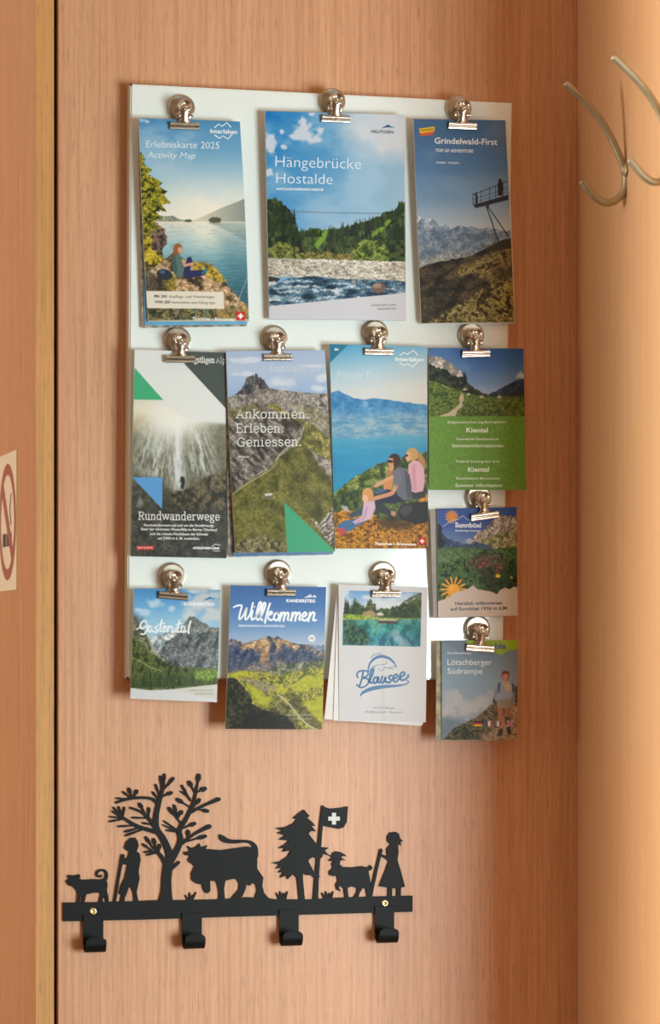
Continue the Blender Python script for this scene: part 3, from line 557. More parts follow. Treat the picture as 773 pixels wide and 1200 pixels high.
def art_welcome():
    c = Cv(QUAD['welcome'], ZF['welcome'])
    c.grad([(185, (60, 100, 162)), (320, (76, 120, 178)), (440, (108, 148, 196)), (560, (170, 188, 210)), (620, (190, 196, 206))])
    m = c.below(c.jag([(560, 560), (620, 565), (710, 560)], 4, dens=9), 640); c.tex(m, [(120, 134, 160), (150, 160, 178)], .2, 3)
    r = [(80, 545), (110, 522), (150, 540), (200, 552), (250, 535), (290, 530), (320, 515), (348, 505), (370, 520), (395, 508), (430, 525), (470, 545), (510, 555), (545, 560), (590, 560), (640, 590), (720, 610)]
    m = c.below(c.jag(r, 5, dens=9), 760)
    c.tex(m, [(50, 62, 88), (86, 92, 108), (140, 126, 116), (112, 106, 106)], .16, 5, 5, 1.5, .6, .5, lo=.28, hi=.72)
    lit = [[(170, 575), (250, 545), (330, 520), (350, 560), (320, 590), (250, 590), (190, 600)], [(375, 530), (430, 528), (480, 550), (540, 575), (520, 600), (440, 560), (400, 590)], [(290, 600), (340, 560), (350, 640), (300, 690), (280, 660)]]
    for i, p in enumerate(lit): c.tex(c.mask(p, soft=3, wob=3)*.9, [(150, 118, 84), (196, 160, 116), (214, 184, 140)], .25, 7+i, 4, 1.4, .7, .6, lo=.3, hi=.7)
    for p in ([(80, 560), (140, 555), (190, 610), (280, 600), (290, 650), (200, 700), (80, 730)], [(380, 640), (430, 560), (500, 600), (560, 580), (660, 640), (690, 680), (560, 680), (430, 670)]): c.tex(c.mask(p, soft=4, wob=3)*.85, [(44, 60, 92), (66, 80, 110), (84, 92, 112)], .2, 9, 4, 1.3, .7, .7, lo=.3, hi=.7)
    c.line([(352, 520), (366, 560), (378, 610)], 10, (60, 62, 84), .7)
    m = c.mask([(310, 740), (400, 690), (560, 670), (700, 650), (700, 760), (320, 780)], soft=4, wob=3); c.tex(m, [(70, 80, 62), (110, 114, 92), (150, 150, 130)], .2, 12, lo=.3, hi=.7)
    # sunny valley floor
    m = c.mask([(60, 745), (160, 725), (310, 730), (420, 750), (560, 720), (720, 680), (720, 1120), (60, 1120)], soft=4, wob=2)
    c.tex(m, [(86, 96, 40), (142, 142, 54), (176, 168, 66), (128, 124, 64)], .17, 14, 5, 1, 1.2, lo=.28, hi=.72)
    for p in ([(90, 750), (200, 725), (220, 750), (120, 775)], [(200, 800), (330, 880), (370, 900), (330, 968), (290, 940), (240, 880)], [(330, 840), (390, 800), (460, 840), (460, 880), (400, 860)], [(500, 800), (600, 750), (690, 760), (690, 810), (560, 855), (510, 850)], [(560, 930), (690, 870), (690, 1060), (620, 1010)]): c.poly(p, (182, 184, 50), .75, soft=3, wob=2.5)
    c.tex(c.mask([(170, 770), (330, 790), (400, 830), (330, 870), (230, 810)], soft=4, wob=3)*.8, [(90, 92, 60), (170, 160, 140), (120, 106, 90)], .5, 16)
    c.tex(c.mask([(460, 850), (540, 880), (560, 940), (680, 1060), (640, 1100), (520, 980), (440, 880)], soft=4, wob=3)*.85, [(62, 62, 34), (110, 104, 60)], .3, 17)
    c.tex(c.mask([(340, 960), (390, 890), (450, 930), (560, 1100), (440, 1010), (370, 985)], soft=3, wob=3)*.9, [(60, 60, 34), (104, 100, 56), (140, 130, 80)], .3, 18)
    c.line([(395, 870), (440, 905), (480, 945), (540, 1020), (600, 1070), (650, 1095)], 9, (196, 186, 160), .9, True)
    # dark wooded hill in front
    m = c.mask([(60, 775), (130, 770), (180, 810), (230, 890), (250, 940), (300, 965), (380, 985), (450, 1010), (500, 1060), (520, 1110), (60, 1110)], wob=2)
    c.tex(m, [(26, 28, 18), (46, 46, 30), (76, 70, 44)], .3, 20, 5, lo=.3, hi=.75); c.put(c.mask([(210, 960), (300, 965), (450, 1010), (500, 1060), (520, 1110), (150, 1110)], soft=14)*.75, (28, 26, 22))
    c.ell((613, 523), 23, 23, (224, 226, 226))
    c.poly([(562, 272), (606, 246), (616, 262), (632, 250), (646, 268), (612, 266)], (222, 226, 232))
    return c

def art_fish():
    c = Cv(QUAD['fish'], ZF['fish'], (207, 208, 211)); c.crisp = 0
    c.tex(c.all()*.3, [(202, 202, 206), (212, 213, 216)], .02, 3)
    c.crisp = .8; pic = c.mask([(166, 216), (638, 228), (630, 556), (160, 546)])
    keep = c.C.copy()
    c.grad([(215, (96, 150, 200)), (300, (168, 192, 212)), (380, (190, 200, 206))])
    c.clouds(.5, .14, .05, 4, (216, 220, 224), a=.85)
    m = c.below(c.jag([(480, 330), (520, 290), (570, 255), (620, 232), (660, 226)], 4, dens=9), 400); c.tex(m, [(70, 84, 60), (110, 120, 90), (150, 150, 130)], .2, 5, lo=.3, hi=.7)
    m = c.below(c.jag([(420, 340), (480, 310), (540, 300), (600, 270), (650, 260)], 8, dens=7), 400); c.tex(m, [(34, 48, 26), (62, 80, 40), (90, 104, 56)], .3, 6, lo=.3, hi=.7)
    c.firs(166, 200, lambda x: 362, 80, 30, (40, 56, 34), 3, 2); c.tex(c.mask([(205, 375), (210, 320), (235, 258), (262, 300), (300, 320), (322, 262), (350, 300), (364, 330), (420, 320), (470, 340), (470, 378)], wob=4, wf=.5), [(34, 50, 26), (70, 88, 44), (110, 116, 66)], .4, 15, lo=.3, hi=.7); c.firs(205, 300, lambda x: 372, 62, 18, (44, 66, 36), 14, 5); c.firs(228, 250, lambda x: 372, 110, 30, (40, 60, 34), 2, 3); c.firs(310, 350, lambda x: 366, 96, 26, (100, 108, 66), 3, 7); c.firs(360, 640, lambda x: 385, 46, 14, (46, 66, 38), 46, 8)
    c.poly([(280, 350), (330, 335), (360, 352), (360, 372), (280, 372)], (170, 140, 104), .9); c.poly([(365, 356), (385, 346), (406, 356), (406, 368), (365, 368)], (206, 196, 180))
    m = c.mask([(150, 358), (240, 362), (350, 372), (420, 380), (640, 385), (640, 394), (400, 394), (150, 394)], soft=2); c.tex(m, [(120, 146, 48), (168, 184, 68), (140, 150, 76)], .2, 9, 4, .5, 1.5)
    m = c.mask([(150, 394), (400, 392), (640, 388), (640, 570), (150, 570)], soft=1)
    c.grad([(390, (66, 128, 116)), (450, (40, 140, 140)), (500, (46, 116, 150)), (560, (70, 130, 170))], m)
    c.tex(m*.5, [(24, 74, 74), (60, 156, 150), (120, 176, 170)], .2, 11, 5, 1, .6, lo=.3, hi=.7)
    c.tex(c.mask([(160, 400), (200, 400), (290, 440), (330, 520), (280, 546), (160, 540)], soft=8, wob=3)*.85, [(24, 44, 30), (54, 80, 50), (90, 116, 80)], .3, 13)
    c.put(c.mask([(330, 400), (370, 400), (365, 470), (340, 480)], soft=6)*.5, (150, 190, 150))
    c.put(c.mask([(430, 470), (490, 455), (570, 550), (520, 556)], soft=6, wob=3)*.55, (190, 206, 214))
    c.put(c.mask([(540, 430), (640, 420), (640, 556), (600, 540)], soft=10)*.5, (20, 82, 96))
    c.poly([(372, 398), (490, 400), (480, 416), (388, 414)], (96, 66, 48)); c.line([(378, 392), (486, 396)], 6, (206, 196, 176)); c.line([(372, 410), (488, 412)], 4, (60, 44, 36))
    c.C = keep*(1-pic[..., None])+c.C*pic[..., None]
    # swoosh mark is lettering; soft fold
    c.put(np.exp(-((c.x-405)/10)**2)*(c.y > 560)*.12, (150, 146, 146))
    return c

ART = {'lake': art_lake, 'river': art_river, 'first': art_first, 'fall': art_fall, 'ridge': art_ridge, 'family': art_family,
       'green': art_green, 'sun': art_sun, 'hiker': art_hiker, 'valley': art_valley, 'welcome': art_welcome, 'fish': art_fish}
# ------------------------------------------------------------------ measuring: frame units to points on real planes
def ray(px, py): return DV*F_PX+RV*(px-CX)+Vector((0, 0, 1))*(HY-py)
def on_y(px, py, y):
    d = ray(px, py); t = (y-CAM.y)/d.y; return CAM+d*t
def on_x(px, py, x):
    d = ray(px, py); t = (x-CAM.x)/d.x; return CAM+d*t

# ------------------------------------------------------------------ materials
def srgb(c):
    return tuple(((v/255/12.92) if v/255 <= .04045 else ((v/255+.055)/1.055)**2.4) for v in c[:3])+(1,)
_m = {}
def mat(name, col, rough=.5, metal=0, spec=.5, var=.0, scale=60):
    if name in _m: return _m[name]
    m = bpy.data.materials.new(name); m.use_nodes = True; n = m.node_tree; b = n.nodes['Principled BSDF']
    b.inputs['Roughness'].default_value = rough; b.inputs['Metallic'].default_value = metal; b.inputs['Specular IOR Level'].default_value = spec
    t = n.nodes.new('ShaderNodeTexCoord'); z = n.nodes.new('ShaderNodeTexNoise'); z.inputs['Scale'].default_value = scale; z.inputs['Detail'].default_value = 3
    n.links.new(t.outputs['Object'], z.inputs['Vector'])
    r = n.nodes.new('ShaderNodeValToRGB'); n.links.new(z.outputs[0], r.inputs[0])
    r.color_ramp.elements[0].position = .35; r.color_ramp.elements[1].position = .65
    r.color_ramp.elements[0].color = tuple(c*(1-var) for c in col[:3])+(1,); r.color_ramp.elements[1].color = tuple(min(1, c*(1+var)) for c in col[:3])+(1,)
    n.links.new(r.outputs[0], b.inputs['Base Color']); _m[name] = m; return m

def wood(name, base, dark, rough=.42, fx=260, streak=.5, fine=1):
    m = bpy.data.materials.new(name); m.use_nodes = True; n = m.node_tree; L = n.links.new; b = n.nodes['Principled BSDF']
    t = n.nodes.new('ShaderNodeTexCoord')
    def noise(sx, sz, det, dist=0):
        mp = n.nodes.new('ShaderNodeMapping'); mp.inputs['Scale'].default_value = (sx, sx, sz); L(t.outputs['Object'], mp.inputs[0])
        z = n.nodes.new('ShaderNodeTexNoise'); z.inputs['Scale'].default_value = 1; z.inputs['Detail'].default_value = det; z.inputs['Distortion'].default_value = dist; L(mp.outputs[0], z.inputs['Vector']); return z.outputs[0]
    def ramp(s, a, c):
        r = n.nodes.new('ShaderNodeMapRange'); L(s, r.inputs[0]); r.inputs[1].default_value = a; r.inputs[2].default_value = c; return r.outputs[0]
    def mix(f, A, B):
        x = n.nodes.new('ShaderNodeMix'); x.data_type = 'RGBA'; L(f, x.inputs[0])
        for k, v in ((6, A), (7, B)):
            if isinstance(v, tuple): x.inputs[k].default_value = v
            else: L(v, x.inputs[k])
        return x.outputs[2]
    def mul(s, k):
        x = n.nodes.new('ShaderNodeMath'); x.operation = 'MULTIPLY'; L(s, x.inputs[0]); x.inputs[1].default_value = k; return x.outputs[0]
    c1 = mix(mul(ramp(noise(26, .8, 3, .4), .35, .7), streak), base, dark)            # broad figure
    c2 = mix(mul(ramp(noise(fx, 6, 4, .3), .40, .70), .58*fine), c1, tuple(c*.74 for c in dark[:3])+(1,))   # fine grain lines
    c3 = mix(mul(ramp(noise(800, 45, 2), .56, .70), .50*fine), c2, tuple(c*.55 for c in dark[:3])+(1,))   # short pores
    L(c3, b.inputs['Base Color']); b.inputs['Roughness'].default_value = rough; b.inputs['Specular IOR Level'].default_value = .45
    bp = n.nodes.new('ShaderNodeBump'); bp.inputs['Strength'].default_value = .06; bp.inputs['Distance'].default_value = .001; L(noise(700, 30, 2), bp.inputs['Height']); L(bp.outputs[0], b.inputs['Normal'])
    return m

WOOD_BACK = wood('beech_veneer', (.69, .365, .200, 1), (.585, .275, .135, 1))
WOOD_RIGHT = wood('beech_side_veneer', (.66, .385, .20, 1), (.60, .33, .16, 1), .45, 120, .3, .35)
WOOD_LEFT = wood('beech_cabinet_veneer', (.60, .27, .125, 1), (.50, .21, .09, 1), .36, 200, .35)
WOOD_EDGE = wood('beech_edge_band', (.66, .33, .105, 1), (.57, .265, .08, 1), .45, 420, .4)
GAP_SHADE = mat('gap_shade', (.012, .007, .004), .8, var=.2)  # near-black colour standing in for the shade inside gaps
STEEL = mat('polished_steel', (.64, .59, .52), .20, 1, var=.03)
STEEL_DISC = mat('brushed_steel', (.52, .46, .37), .28, 1, var=.04, scale=240)
BRUSHED = mat('satin_hook_steel', (.40, .33, .21), .48, .8, var=.06)
BLACK = mat('black_powder_coat', (.0065, .007, .0068), .5, 0, .16, var=.12, scale=500)
PAPER = mat('paper_white', (.74, .72, .70), .6, var=.03)
GREY_PAPER = mat('paper_grey', (.33, .31, .29), .5, var=.08)
BLUE_PAPER = mat('paper_blue', (.10, .36, .58), .4, var=.12, scale=90)
NAVY_PAPER = mat('paper_navy', (.03, .13, .30), .4, var=.15, scale=90)
MIX_PAPER = mat('paper_printed_edge', (.30, .24, .17), .5, var=.75, scale=160)
OLIVE_PAPER = mat('paper_olive', (.32, .30, .17), .5, var=.4, scale=120)
BRASS = mat('brass_screw', (.80, .66, .34), .25, 1, var=.05)

def board_mat():
    m = bpy.data.materials.new('white_enamel'); m.use_nodes = True; n = m.node_tree; b = n.nodes['Principled BSDF']
    b.inputs['Base Color'].default_value = (.82, .88, .85, 1); b.inputs['Roughness'].default_value = .085; b.inputs['Specular IOR Level'].default_value = .5
    t = n.nodes.new('ShaderNodeTexCoord'); z = n.nodes.new('ShaderNodeTexNoise'); z.inputs['Scale'].default_value = 480; z.inputs['Detail'].default_value = 1
    n.links.new(t.outputs['Object'], z.inputs['Vector']); bp = n.nodes.new('ShaderNodeBump'); bp.inputs['Strength'].default_value = .07; bp.inputs['Distance'].default_value = .0004
    n.links.new(z.outputs[0], bp.inputs['Height']); n.links.new(bp.outputs[0], b.inputs['Normal']); return m
ENAMEL = board_mat()

def print_mat():
    m = bpy.data.materials.new('printed_gloss_paper'); m.use_nodes = True; n = m.node_tree; b = n.nodes['Principled BSDF']
    a = n.nodes.new('ShaderNodeAttribute'); a.attribute_name = 'ink'; n.links.new(a.outputs['Color'], b.inputs['Base Color'])
    b.inputs['Roughness'].default_value = .42; b.inputs['Specular IOR Level'].default_value = .16; return m
PRINT = print_mat()
INK_GAIN = .95
def ink(col):
    k = 'ink_%d_%d_%d' % tuple(int(c) for c in col)
    return mat(k, tuple(min(.95, c*INK_GAIN) for c in srgb(col)[:3]), .4, var=0)

# ------------------------------------------------------------------ objects
def link(name, me, parent=None, mats=()):
    o = bpy.data.objects.new(name, me); SC.collection.objects.link(o)
    for m in mats: me.materials.append(m)
    if parent:
        o.parent = parent; top = parent.parent or parent            # parts are built in world coordinates
        o.matrix_parent_inverse = Matrix.Translation(top.location).inverted() if parent is top else Matrix.Identity(4)
        if parent is not top: pass
    return o
def mesh(name, V, Fc, m, parent=None, smooth=False, idx=None):
    me = bpy.data.meshes.new(name); me.from_pydata([tuple(v) for v in V], [], Fc); me.update()
    o = link(name, me, parent, m if isinstance(m, (list, tuple)) else [m])
    if smooth: me.polygons.foreach_set('use_smooth', [True]*len(me.polygons))
    if idx is not None: me.polygons.foreach_set('material_index', idx)
    return o
def frombm(name, bm, m, parent=None, smooth=False):
    bmesh.ops.recalc_face_normals(bm, faces=bm.faces[:])
    me = bpy.data.meshes.new(name); bm.to_mesh(me); bm.free()
    if smooth: me.polygons.foreach_set('use_smooth', [True]*len(me.polygons))
    return link(name, me, parent, m if isinstance(m, (list, tuple)) else [m])
def empty(name, loc, label, cat, group=None):
    o = bpy.data.objects.new(name, None); o.empty_display_size = .01; SC.collection.objects.link(o); o.location = loc
    return tag(o, label, cat, group)
def tag(o, label, cat, group=None):
    o['label'] = label; o['category'] = cat
    if group: o['group'] = group
    return o
def box(bm, a, b, bev=0):
    r = bmesh.ops.create_cube(bm, size=1); vs = r['verts']
    for v in vs: v.co = Vector([(a[k]+b[k])/2+v.co[k]*(b[k]-a[k]) for k in range(3)])
    if bev:
        es = list({e for v in vs for e in v.link_edges}); bmesh.ops.bevel(bm, geom=es, offset=bev, segments=2, affect='EDGES')
def struct(name, a, b, m, bev=0):
    bm = bmesh.new(); box(bm, a, b, bev); o = frombm(name, bm, m); o['kind'] = 'structure'; return o

def prism(bm, P, y0, y1):                     # P: points (x,z) outline; front y0, back y1
    A = []
    for p in P:
        if not A or (Vector(p)-Vector(A[-1])).length > 1e-6: A.append(p)
    f = [bm.verts.new((p[0], y0, p[1])) for p in A]; k = [bm.verts.new((p[0], y1, p[1])) for p in A]
    try: bm.faces.new(f); bm.faces.new(k[::-1])
    except ValueError: return
    for i in range(len(A)):
        j = (i+1) % len(A); bm.faces.new((f[j], f[i], k[i], k[j]))
def ribbon(pts, smooth=5):                    # (x,y,w) stroke -> outline
    P = catmull(pts, smooth) if smooth and len(pts) > 2 else list(pts)
    L, R = [], []
    for i, (x, y, w) in enumerate(P):
        a = P[max(0, i-1)]; b = P[min(len(P)-1, i+1)]; dx, dy = b[0]-a[0], b[1]-a[1]; l = math.hypot(dx, dy) or 1
        nx, ny = -dy/l*w/2, dx/l*w/2; L.append((x+nx, y+ny)); R.append((x-nx, y-ny))
    def cap(c, a, w):
        return [(c[0]+math.cos(a+t)*w/2, c[1]+math.sin(a+t)*w/2) for t in (math.pi/4, 0, -math.pi/4)]
    e, d = P[-1], P[-2]; a = math.atan2(e[1]-d[1], e[0]-d[0]); s, t = P[0], P[1]; b = math.atan2(s[1]-t[1], s[0]-t[0])
    return L+cap(e, a, e[2])+R[::-1]+cap(s, b, s[2])
def tube(bm, pts, rad, n=10, cap=True):
    P = [Vector(p) for p in pts]; rings = []; up = None
    for i, p in enumerate(P):
        t = (P[min(len(P)-1, i+1)]-P[max(0, i-1)]).normalized()
        if up is None: up = t.orthogonal().normalized()
        up = (up-t*up.dot(t)).normalized(); s = t.cross(up); r = rad[i] if isinstance(rad, (list, tuple)) else rad
        rings.append([bm.verts.new(p+(up*math.cos(2*math.pi*k/n)+s*math.sin(2*math.pi*k/n))*r) for k in range(n)])
    for A, B in zip(rings[:-1], rings[1:]):
        for k in range(n): bm.faces.new((A[k], A[(k+1) % n], B[(k+1) % n], B[k]))
    if cap: bm.faces.new(rings[0][::-1]); bm.faces.new(rings[-1])
def lathe(bm, prof, M, n=32):                 # prof: (radius, height) along local z of M
    rings = []
    for r, h in prof:
        if r < 1e-6: rings.append([bm.verts.new(M @ Vector((0, 0, h)))])
        else: rings.append([bm.verts.new(M @ Vector((r*math.cos(2*math.pi*k/n), r*math.sin(2*math.pi*k/n), h))) for k in range(n)])
    for A, B in zip(rings[:-1], rings[1:]):
        for k in range(n):
            a, b = A[k % len(A)], A[(k+1) % len(A)]; c, d = B[(k+1) % len(B)], B[k % len(B)]
            q = []
            for v in (a, b, c, d):
                if v not in q: q.append(v)
            if len(q) > 2: bm.faces.new(q)

# ------------------------------------------------------------------ the wall niche
XL0 = on_y(42, 600, 0).x; XL1 = on_y(63, 600, 0).x; XB = on_y(68, 600, 0).x; XR = on_y(676, 600, 0).x
struct('wall_back', (XB, 0, 0), (XR, .019, 2.5), WOOD_BACK, .0006)
struct('wall_right', (XR, -.36, 0), (XR+.022, .019, 2.5), WOOD_RIGHT)
struct('wall_left', (XL0, .0006, 0), (XL1, .75, 2.5), WOOD_LEFT)
struct('trim_1', (XL0, -.0010, 0), (XL1, .0006, 2.5), WOOD_EDGE)
struct('dark_gap_backing', (XL1, .026, 0), (XR, .032, 2.5), GAP_SHADE)  # added sheet behind the panel gap: blocks world light, its black is the shade
# ------------------------------------------------------------------ magnetic board
YB = -.018
bq = [(152.9, 98.3), (600, 120.6), (588.6, 797), (148.9, 795)]
bc = [on_y(x, y, YB) for x, y in bq]
bm = bmesh.new()
f = [bm.verts.new(p) for p in bc]; k = [bm.verts.new((p.x, -.0002, p.z)) for p in bc]
bm.faces.new(f); bm.faces.new(k[::-1])
for i in range(4): bm.faces.new((f[(i+1) % 4], f[i], k[i], k[(i+1) % 4]))
bmesh.ops.bevel(bm, geom=[e for e in bm.edges if all(v.co.y < -.01 for v in e.verts)], offset=.0016, segments=3, affect='EDGES')
board = empty('magnetic_board', ((bc[2].x+bc[3].x)/2, 0, bc[3].z), 'white enamelled steel magnetic board covered with clipped leaflets on the wooden panel', 'board')
frombm('panel', bm, ENAMEL, board)
for c, sx, sz in ((bc[0], 1, -1), (bc[3], 1, 1)):
    bm = bmesh.new(); box(bm, (c.x-.0002, YB-.0003, c.z+sz*.0004-.0009), (c.x+.0016, YB+.003, c.z+sz*.0004+.0009)); frombm('corner_gap_shade', bm, GAP_SHADE, board)  # dark block stands in for the shade of the folded corner gap

# ------------------------------------------------------------------ lettering
_gl = {}
def glyphs(s, off):
    if (s, off) in _gl: return _gl[(s, off)]
    c = bpy.data.curves.new('t', 'FONT'); c.body = s; c.offset = off; c.resolution_u = 3; c.size = 1; c.fill_mode = 'FRONT'
    o = bpy.data.objects.new('t', c); SC.collection.objects.link(o)
    dg = bpy.context.evaluated_depsgraph_get(); e = o.evaluated_get(dg); me = e.to_mesh()
    V = [(v.co.x, v.co.y) for v in me.vertices]; Fc = [tuple(p.vertices) for p in me.polygons]
    e.to_mesh_clear(); bpy.data.objects.remove(o); bpy.data.curves.remove(c)
    _gl[(s, off)] = (V, Fc); return V, Fc
_cap = None
def cap_h():
    global _cap
    if _cap is None: _cap = max(v[1] for v in glyphs('H', 0)[0])
    return _cap
def inv_bil(q, x, y):
    u = v = .5
    for _ in range(8):
        fx, fy = bil(q, u, v); h = 1e-4
        ux, uy = bil(q, u+h, v); vx, vy = bil(q, u, v+h)
        a, b, c, d = (ux-fx)/h, (vx-fx)/h, (uy-fy)/h, (vy-fy)/h; D = a*d-b*c
        ex, ey = x-fx, y-fy; u += (ex*d-b*ey)/D; v += (a*ey-c*ex)/D
    return u, v
SLAB = {   # serif letter skeletons: x-height 1, capitals 1.42; (advance, strokes)
 'R': (1.12, [[(.18, 0), (.18, 1.42)], [(0, 1.42), (.6, 1.42), (.86, 1.28), (.86, .92), (.6, .74), (.18, .74)], [(.52, .74), (.92, 0)], [(0, 0), (.38, 0)], [(.84, 0), (1.08, 0)]]),
 'u': (1.0, [[(0, 1), (.18, 1), (.18, .28), (.3, .04), (.5, .02), (.72, .2)], [(.55, 1), (.74, 1), (.74, 0), (.92, 0)]]),
 'n': (1.02, [[(0, 1), (.18, 1), (.18, 0)], [(0, 0), (.36, 0)], [(.18, .74), (.4, .98), (.6, .98), (.74, .8), (.74, 0)], [(.58, 0), (.92, 0)]]),
 'd': (1.0, [[(.72, .2), (.5, .0), (.26, .04), (.1, .3), (.1, .7), (.26, .96), (.5, 1), (.72, .8)], [(.55, 1.5), (.74, 1.5), (.74, 0), (.92, 0)]]),
 'w': (1.42, [[(.1, 1), (.38, 0), (.68, .95), (.98, 0), (1.26, 1)], [(0, 1), (.26, 1)], [(1.1, 1), (1.38, 1)], [(.55, 1), (.8, 1)]]),
 'a': (.92, [[(.12, .86), (.3, 1), (.52, 1), (.66, .84), (.66, 0), (.84, 0)], [(.66, .58), (.3, .56), (.1, .4), (.1, .16), (.26, 0), (.46, .04), (.66, .24)]]),
 'e': (.94, [[(.12, .52), (.8, .52), (.78, .8), (.6, 1), (.34, 1), (.12, .74), (.12, .28), (.34, 0), (.6, 0), (.8, .18)]]),
 'r': (.78, [[(0, 1), (.2, 1), (.2, 0)], [(0, 0), (.42, 0)], [(.2, .68), (.38, .96), (.56, 1), (.7, .92)]]),
 'g': (.96, [[(.4, 1), (.16, .88), (.12, .6), (.3, .4), (.54, .42), (.68, .64), (.64, .9), (.4, 1)], [(.64, .92), (.9, 1.0)], [(.28, .42), (.16, .24), (.3, .1), (.62, .06), (.82, -.12), (.72, -.38), (.42, -.46), (.12, -.36), (.08, -.14), (.26, .06)]]),
 'A': (1.22, [[(.14, 0), (.58, 1.42), (1.02, 0)], [(.3, .46), (.86, .46)], [(0, 0), (.3, 0)], [(.86, 0), (1.18, 0)]]),
 'k': (1.0, [[(0, 1.5), (.18, 1.5), (.18, 0)], [(0, 0), (.36, 0)], [(.18, .4), (.72, 1)], [(.38, .6), (.8, 0)], [(.56, 1), (.88, 1)], [(.66, 0), (.94, 0)]]),
 'o': (1.0, [[(.46, 1), (.2, .88), (.1, .5), (.2, .12), (.46, 0), (.72, .12), (.82, .5), (.72, .88), (.46, 1)]]),
 'm': (1.58, [[(0, 1), (.18, 1), (.18, 0)], [(0, 0), (.36, 0)], [(.18, .74), (.38, .98), (.56, .98), (.7, .8), (.7, 0)], [(.56, 0), (.86, 0)], [(.7, .74), (.92, .98), (1.1, .98), (1.24, .8), (1.24, 0)], [(1.1, 0), (1.42, 0)]]),
 'E': (1.06, [[(.18, 0), (.18, 1.42)], [(0, 1.42), (.86, 1.42), (.86, 1.14)], [(.18, .74), (.68, .74)], [(0, 0), (.92, 0), (.92, .3)]]),
 'l': (.5, [[(0, 1.5), (.2, 1.5), (.2, 0)], [(0, 0), (.42, 0)]]),
 'b': (1.0, [[(0, 1.5), (.18, 1.5), (.18, 0)], [(.18, .8), (.4, 1), (.64, .96), (.82, .7), (.82, .3), (.64, .04), (.4, 0), (.18, .2)]]),
 'G': (1.24, [[(1.0, 1.1), (.84, 1.36), (.56, 1.42), (.26, 1.26), (.1, .72), (.26, .16), (.56, 0), (.84, .06), (1.0, .24), (1.0, .66)], [(.7, .66), (1.14, .66)]]),
 'i': (.5, [[(0, 1), (.2, 1), (.2, 0)], [(0, 0), (.42, 0)], [(.18, 1.38), (.22, 1.38)]]),
 's': (.82, [[(.66, .82), (.5, 1), (.26, 1), (.1, .82), (.16, .6), (.6, .44), (.7, .22), (.54, 0), (.24, 0), (.08, .2)]]),
 't': (.68, [[(.24, 1.3), (.24, .2), (.4, .0), (.6, .08)], [(0, 1), (.58, 1)]]),
 'p': (1.0, [[(0, 1), (.18, 1), (.18, -.46)], [(0, -.46), (.36, -.46)], [(.18, .8), (.4, 1), (.64, .96), (.82, .7), (.82, .3), (.64, .04), (.4, 0), (.18, .2)]]),
 '.': (.44, [[(.12, 0), (.24, 0), (.24, .12), (.12, .12), (.12, .04), (.22, .04)]])}

class Print:                                  # collects lettering on one cover
    def __init__(s, key, surf, cover):
        s.cover = cover
        s.key, s.surf, s.q, s.zf = key, surf, QUAD[key], ZF[key]
        s.V, s.F, s.I, s.M = [], [], [], []; s.lift = .00005
    def mi(s, col):
        m = ink(col)
        if m not in s.M: s.M.append(m)
        return s.M.index(m)
    def pt(s, x, y):
        (X, Y), = s.zf([(x, y)]); u, v = inv_bil(s.q, X, Y); return s.surf(u, v, s.lift)
    def add(s, P, Fc, col):
        b = len(s.V); s.V += [s.pt(*p) for p in P]; s.F += [tuple(b+i for i in f) for f in Fc]; s.I += [s.mi(col)]*len(Fc); s.lift += .000001
    def text(s, t, p0, p1, cap, col, w=0, shear=0):
        V, Fc = glyphs(t, w+(.008 if cap < 24 else 0))
        if not V: return
        x0 = min(v[0] for v in V); x1 = max(v[0] for v in V); dx, dy = p1[0]-p0[0], p1[1]-p0[1]; l = math.hypot(dx, dy); ex, ey = dx/l, dy/l
        k = l/(x1-x0); h = cap/cap_h()
        s.add([(p0[0]+ex*((x-x0)*k+shear*y*h)+ey*y*h, p0[1]+ey*((x-x0)*k+shear*y*h)-ex*y*h) for x, y in V], Fc, col); s.flush('title' if cap > 24 else 'lettering')
    def stroke(s, pts, col, w=None, smooth=5):
        if w is not None: pts = [(x, y, w) for x, y in pts]
        P = catmull(pts, smooth) if smooth and len(pts) > 2 else pts
        V, Fc = [], []
        for i, (x, y, ww) in enumerate(P):
            a = P[max(0, i-1)]; b = P[min(len(P)-1, i+1)]; dx, dy = b[0]-a[0], b[1]-a[1]; l = math.hypot(dx, dy) or 1
            V += [(x-dy/l*ww/2, y+dx/l*ww/2), (x+dy/l*ww/2, y-dx/l*ww/2)]
        Fc = [(2*i, 2*i+1, 2*i+3, 2*i+2) for i in range(len(P)-1)]
        for (x, y, ww) in (P[0], P[-1]):                       # round ends
            b = len(V); V += [(x+math.cos(t*math.pi/4)*ww/2, y+math.sin(t*math.pi/4)*ww/2) for t in range(8)]; Fc.append(tuple(range(b, b+8)))
        s.add(V, Fc, col)
    def slab(s, t, p0, p1, cap, col, th=.13):
        adv = sum(SLAB[c][0]+.10 for c in t)-.1; dx, dy = p1[0]-p0[0], p1[1]-p0[1]; l = math.hypot(dx, dy); ex, ey = dx/l, dy/l; k = l/adv; h = cap/1.42; x = 0
        for c in t:
            a, S = SLAB[c]
            for st in S:
                s.stroke([(p0[0]+ex*(x+px)*k+ey*py*h, p0[1]+ey*(x+px)*k-ex*py*h, th*(k+h)/2) for px, py in st], col, smooth=3 if len(st) > 3 else 0)
            x += a+.10
        s.flush('title' if cap > 30 else 'lettering')
    def zig(s, pts, col, w): s.stroke(pts, col, w, smooth=0)
    def flush(s, name):
        if s.V: mesh(name, s.V, s.F, s.M, s.cover, idx=s.I)
        s.V, s.F, s.I, s.M = [], [], [], []
    def build(s, parent): s.flush('emblem' if s.key in ('lake', 'family') else 'script_lettering')

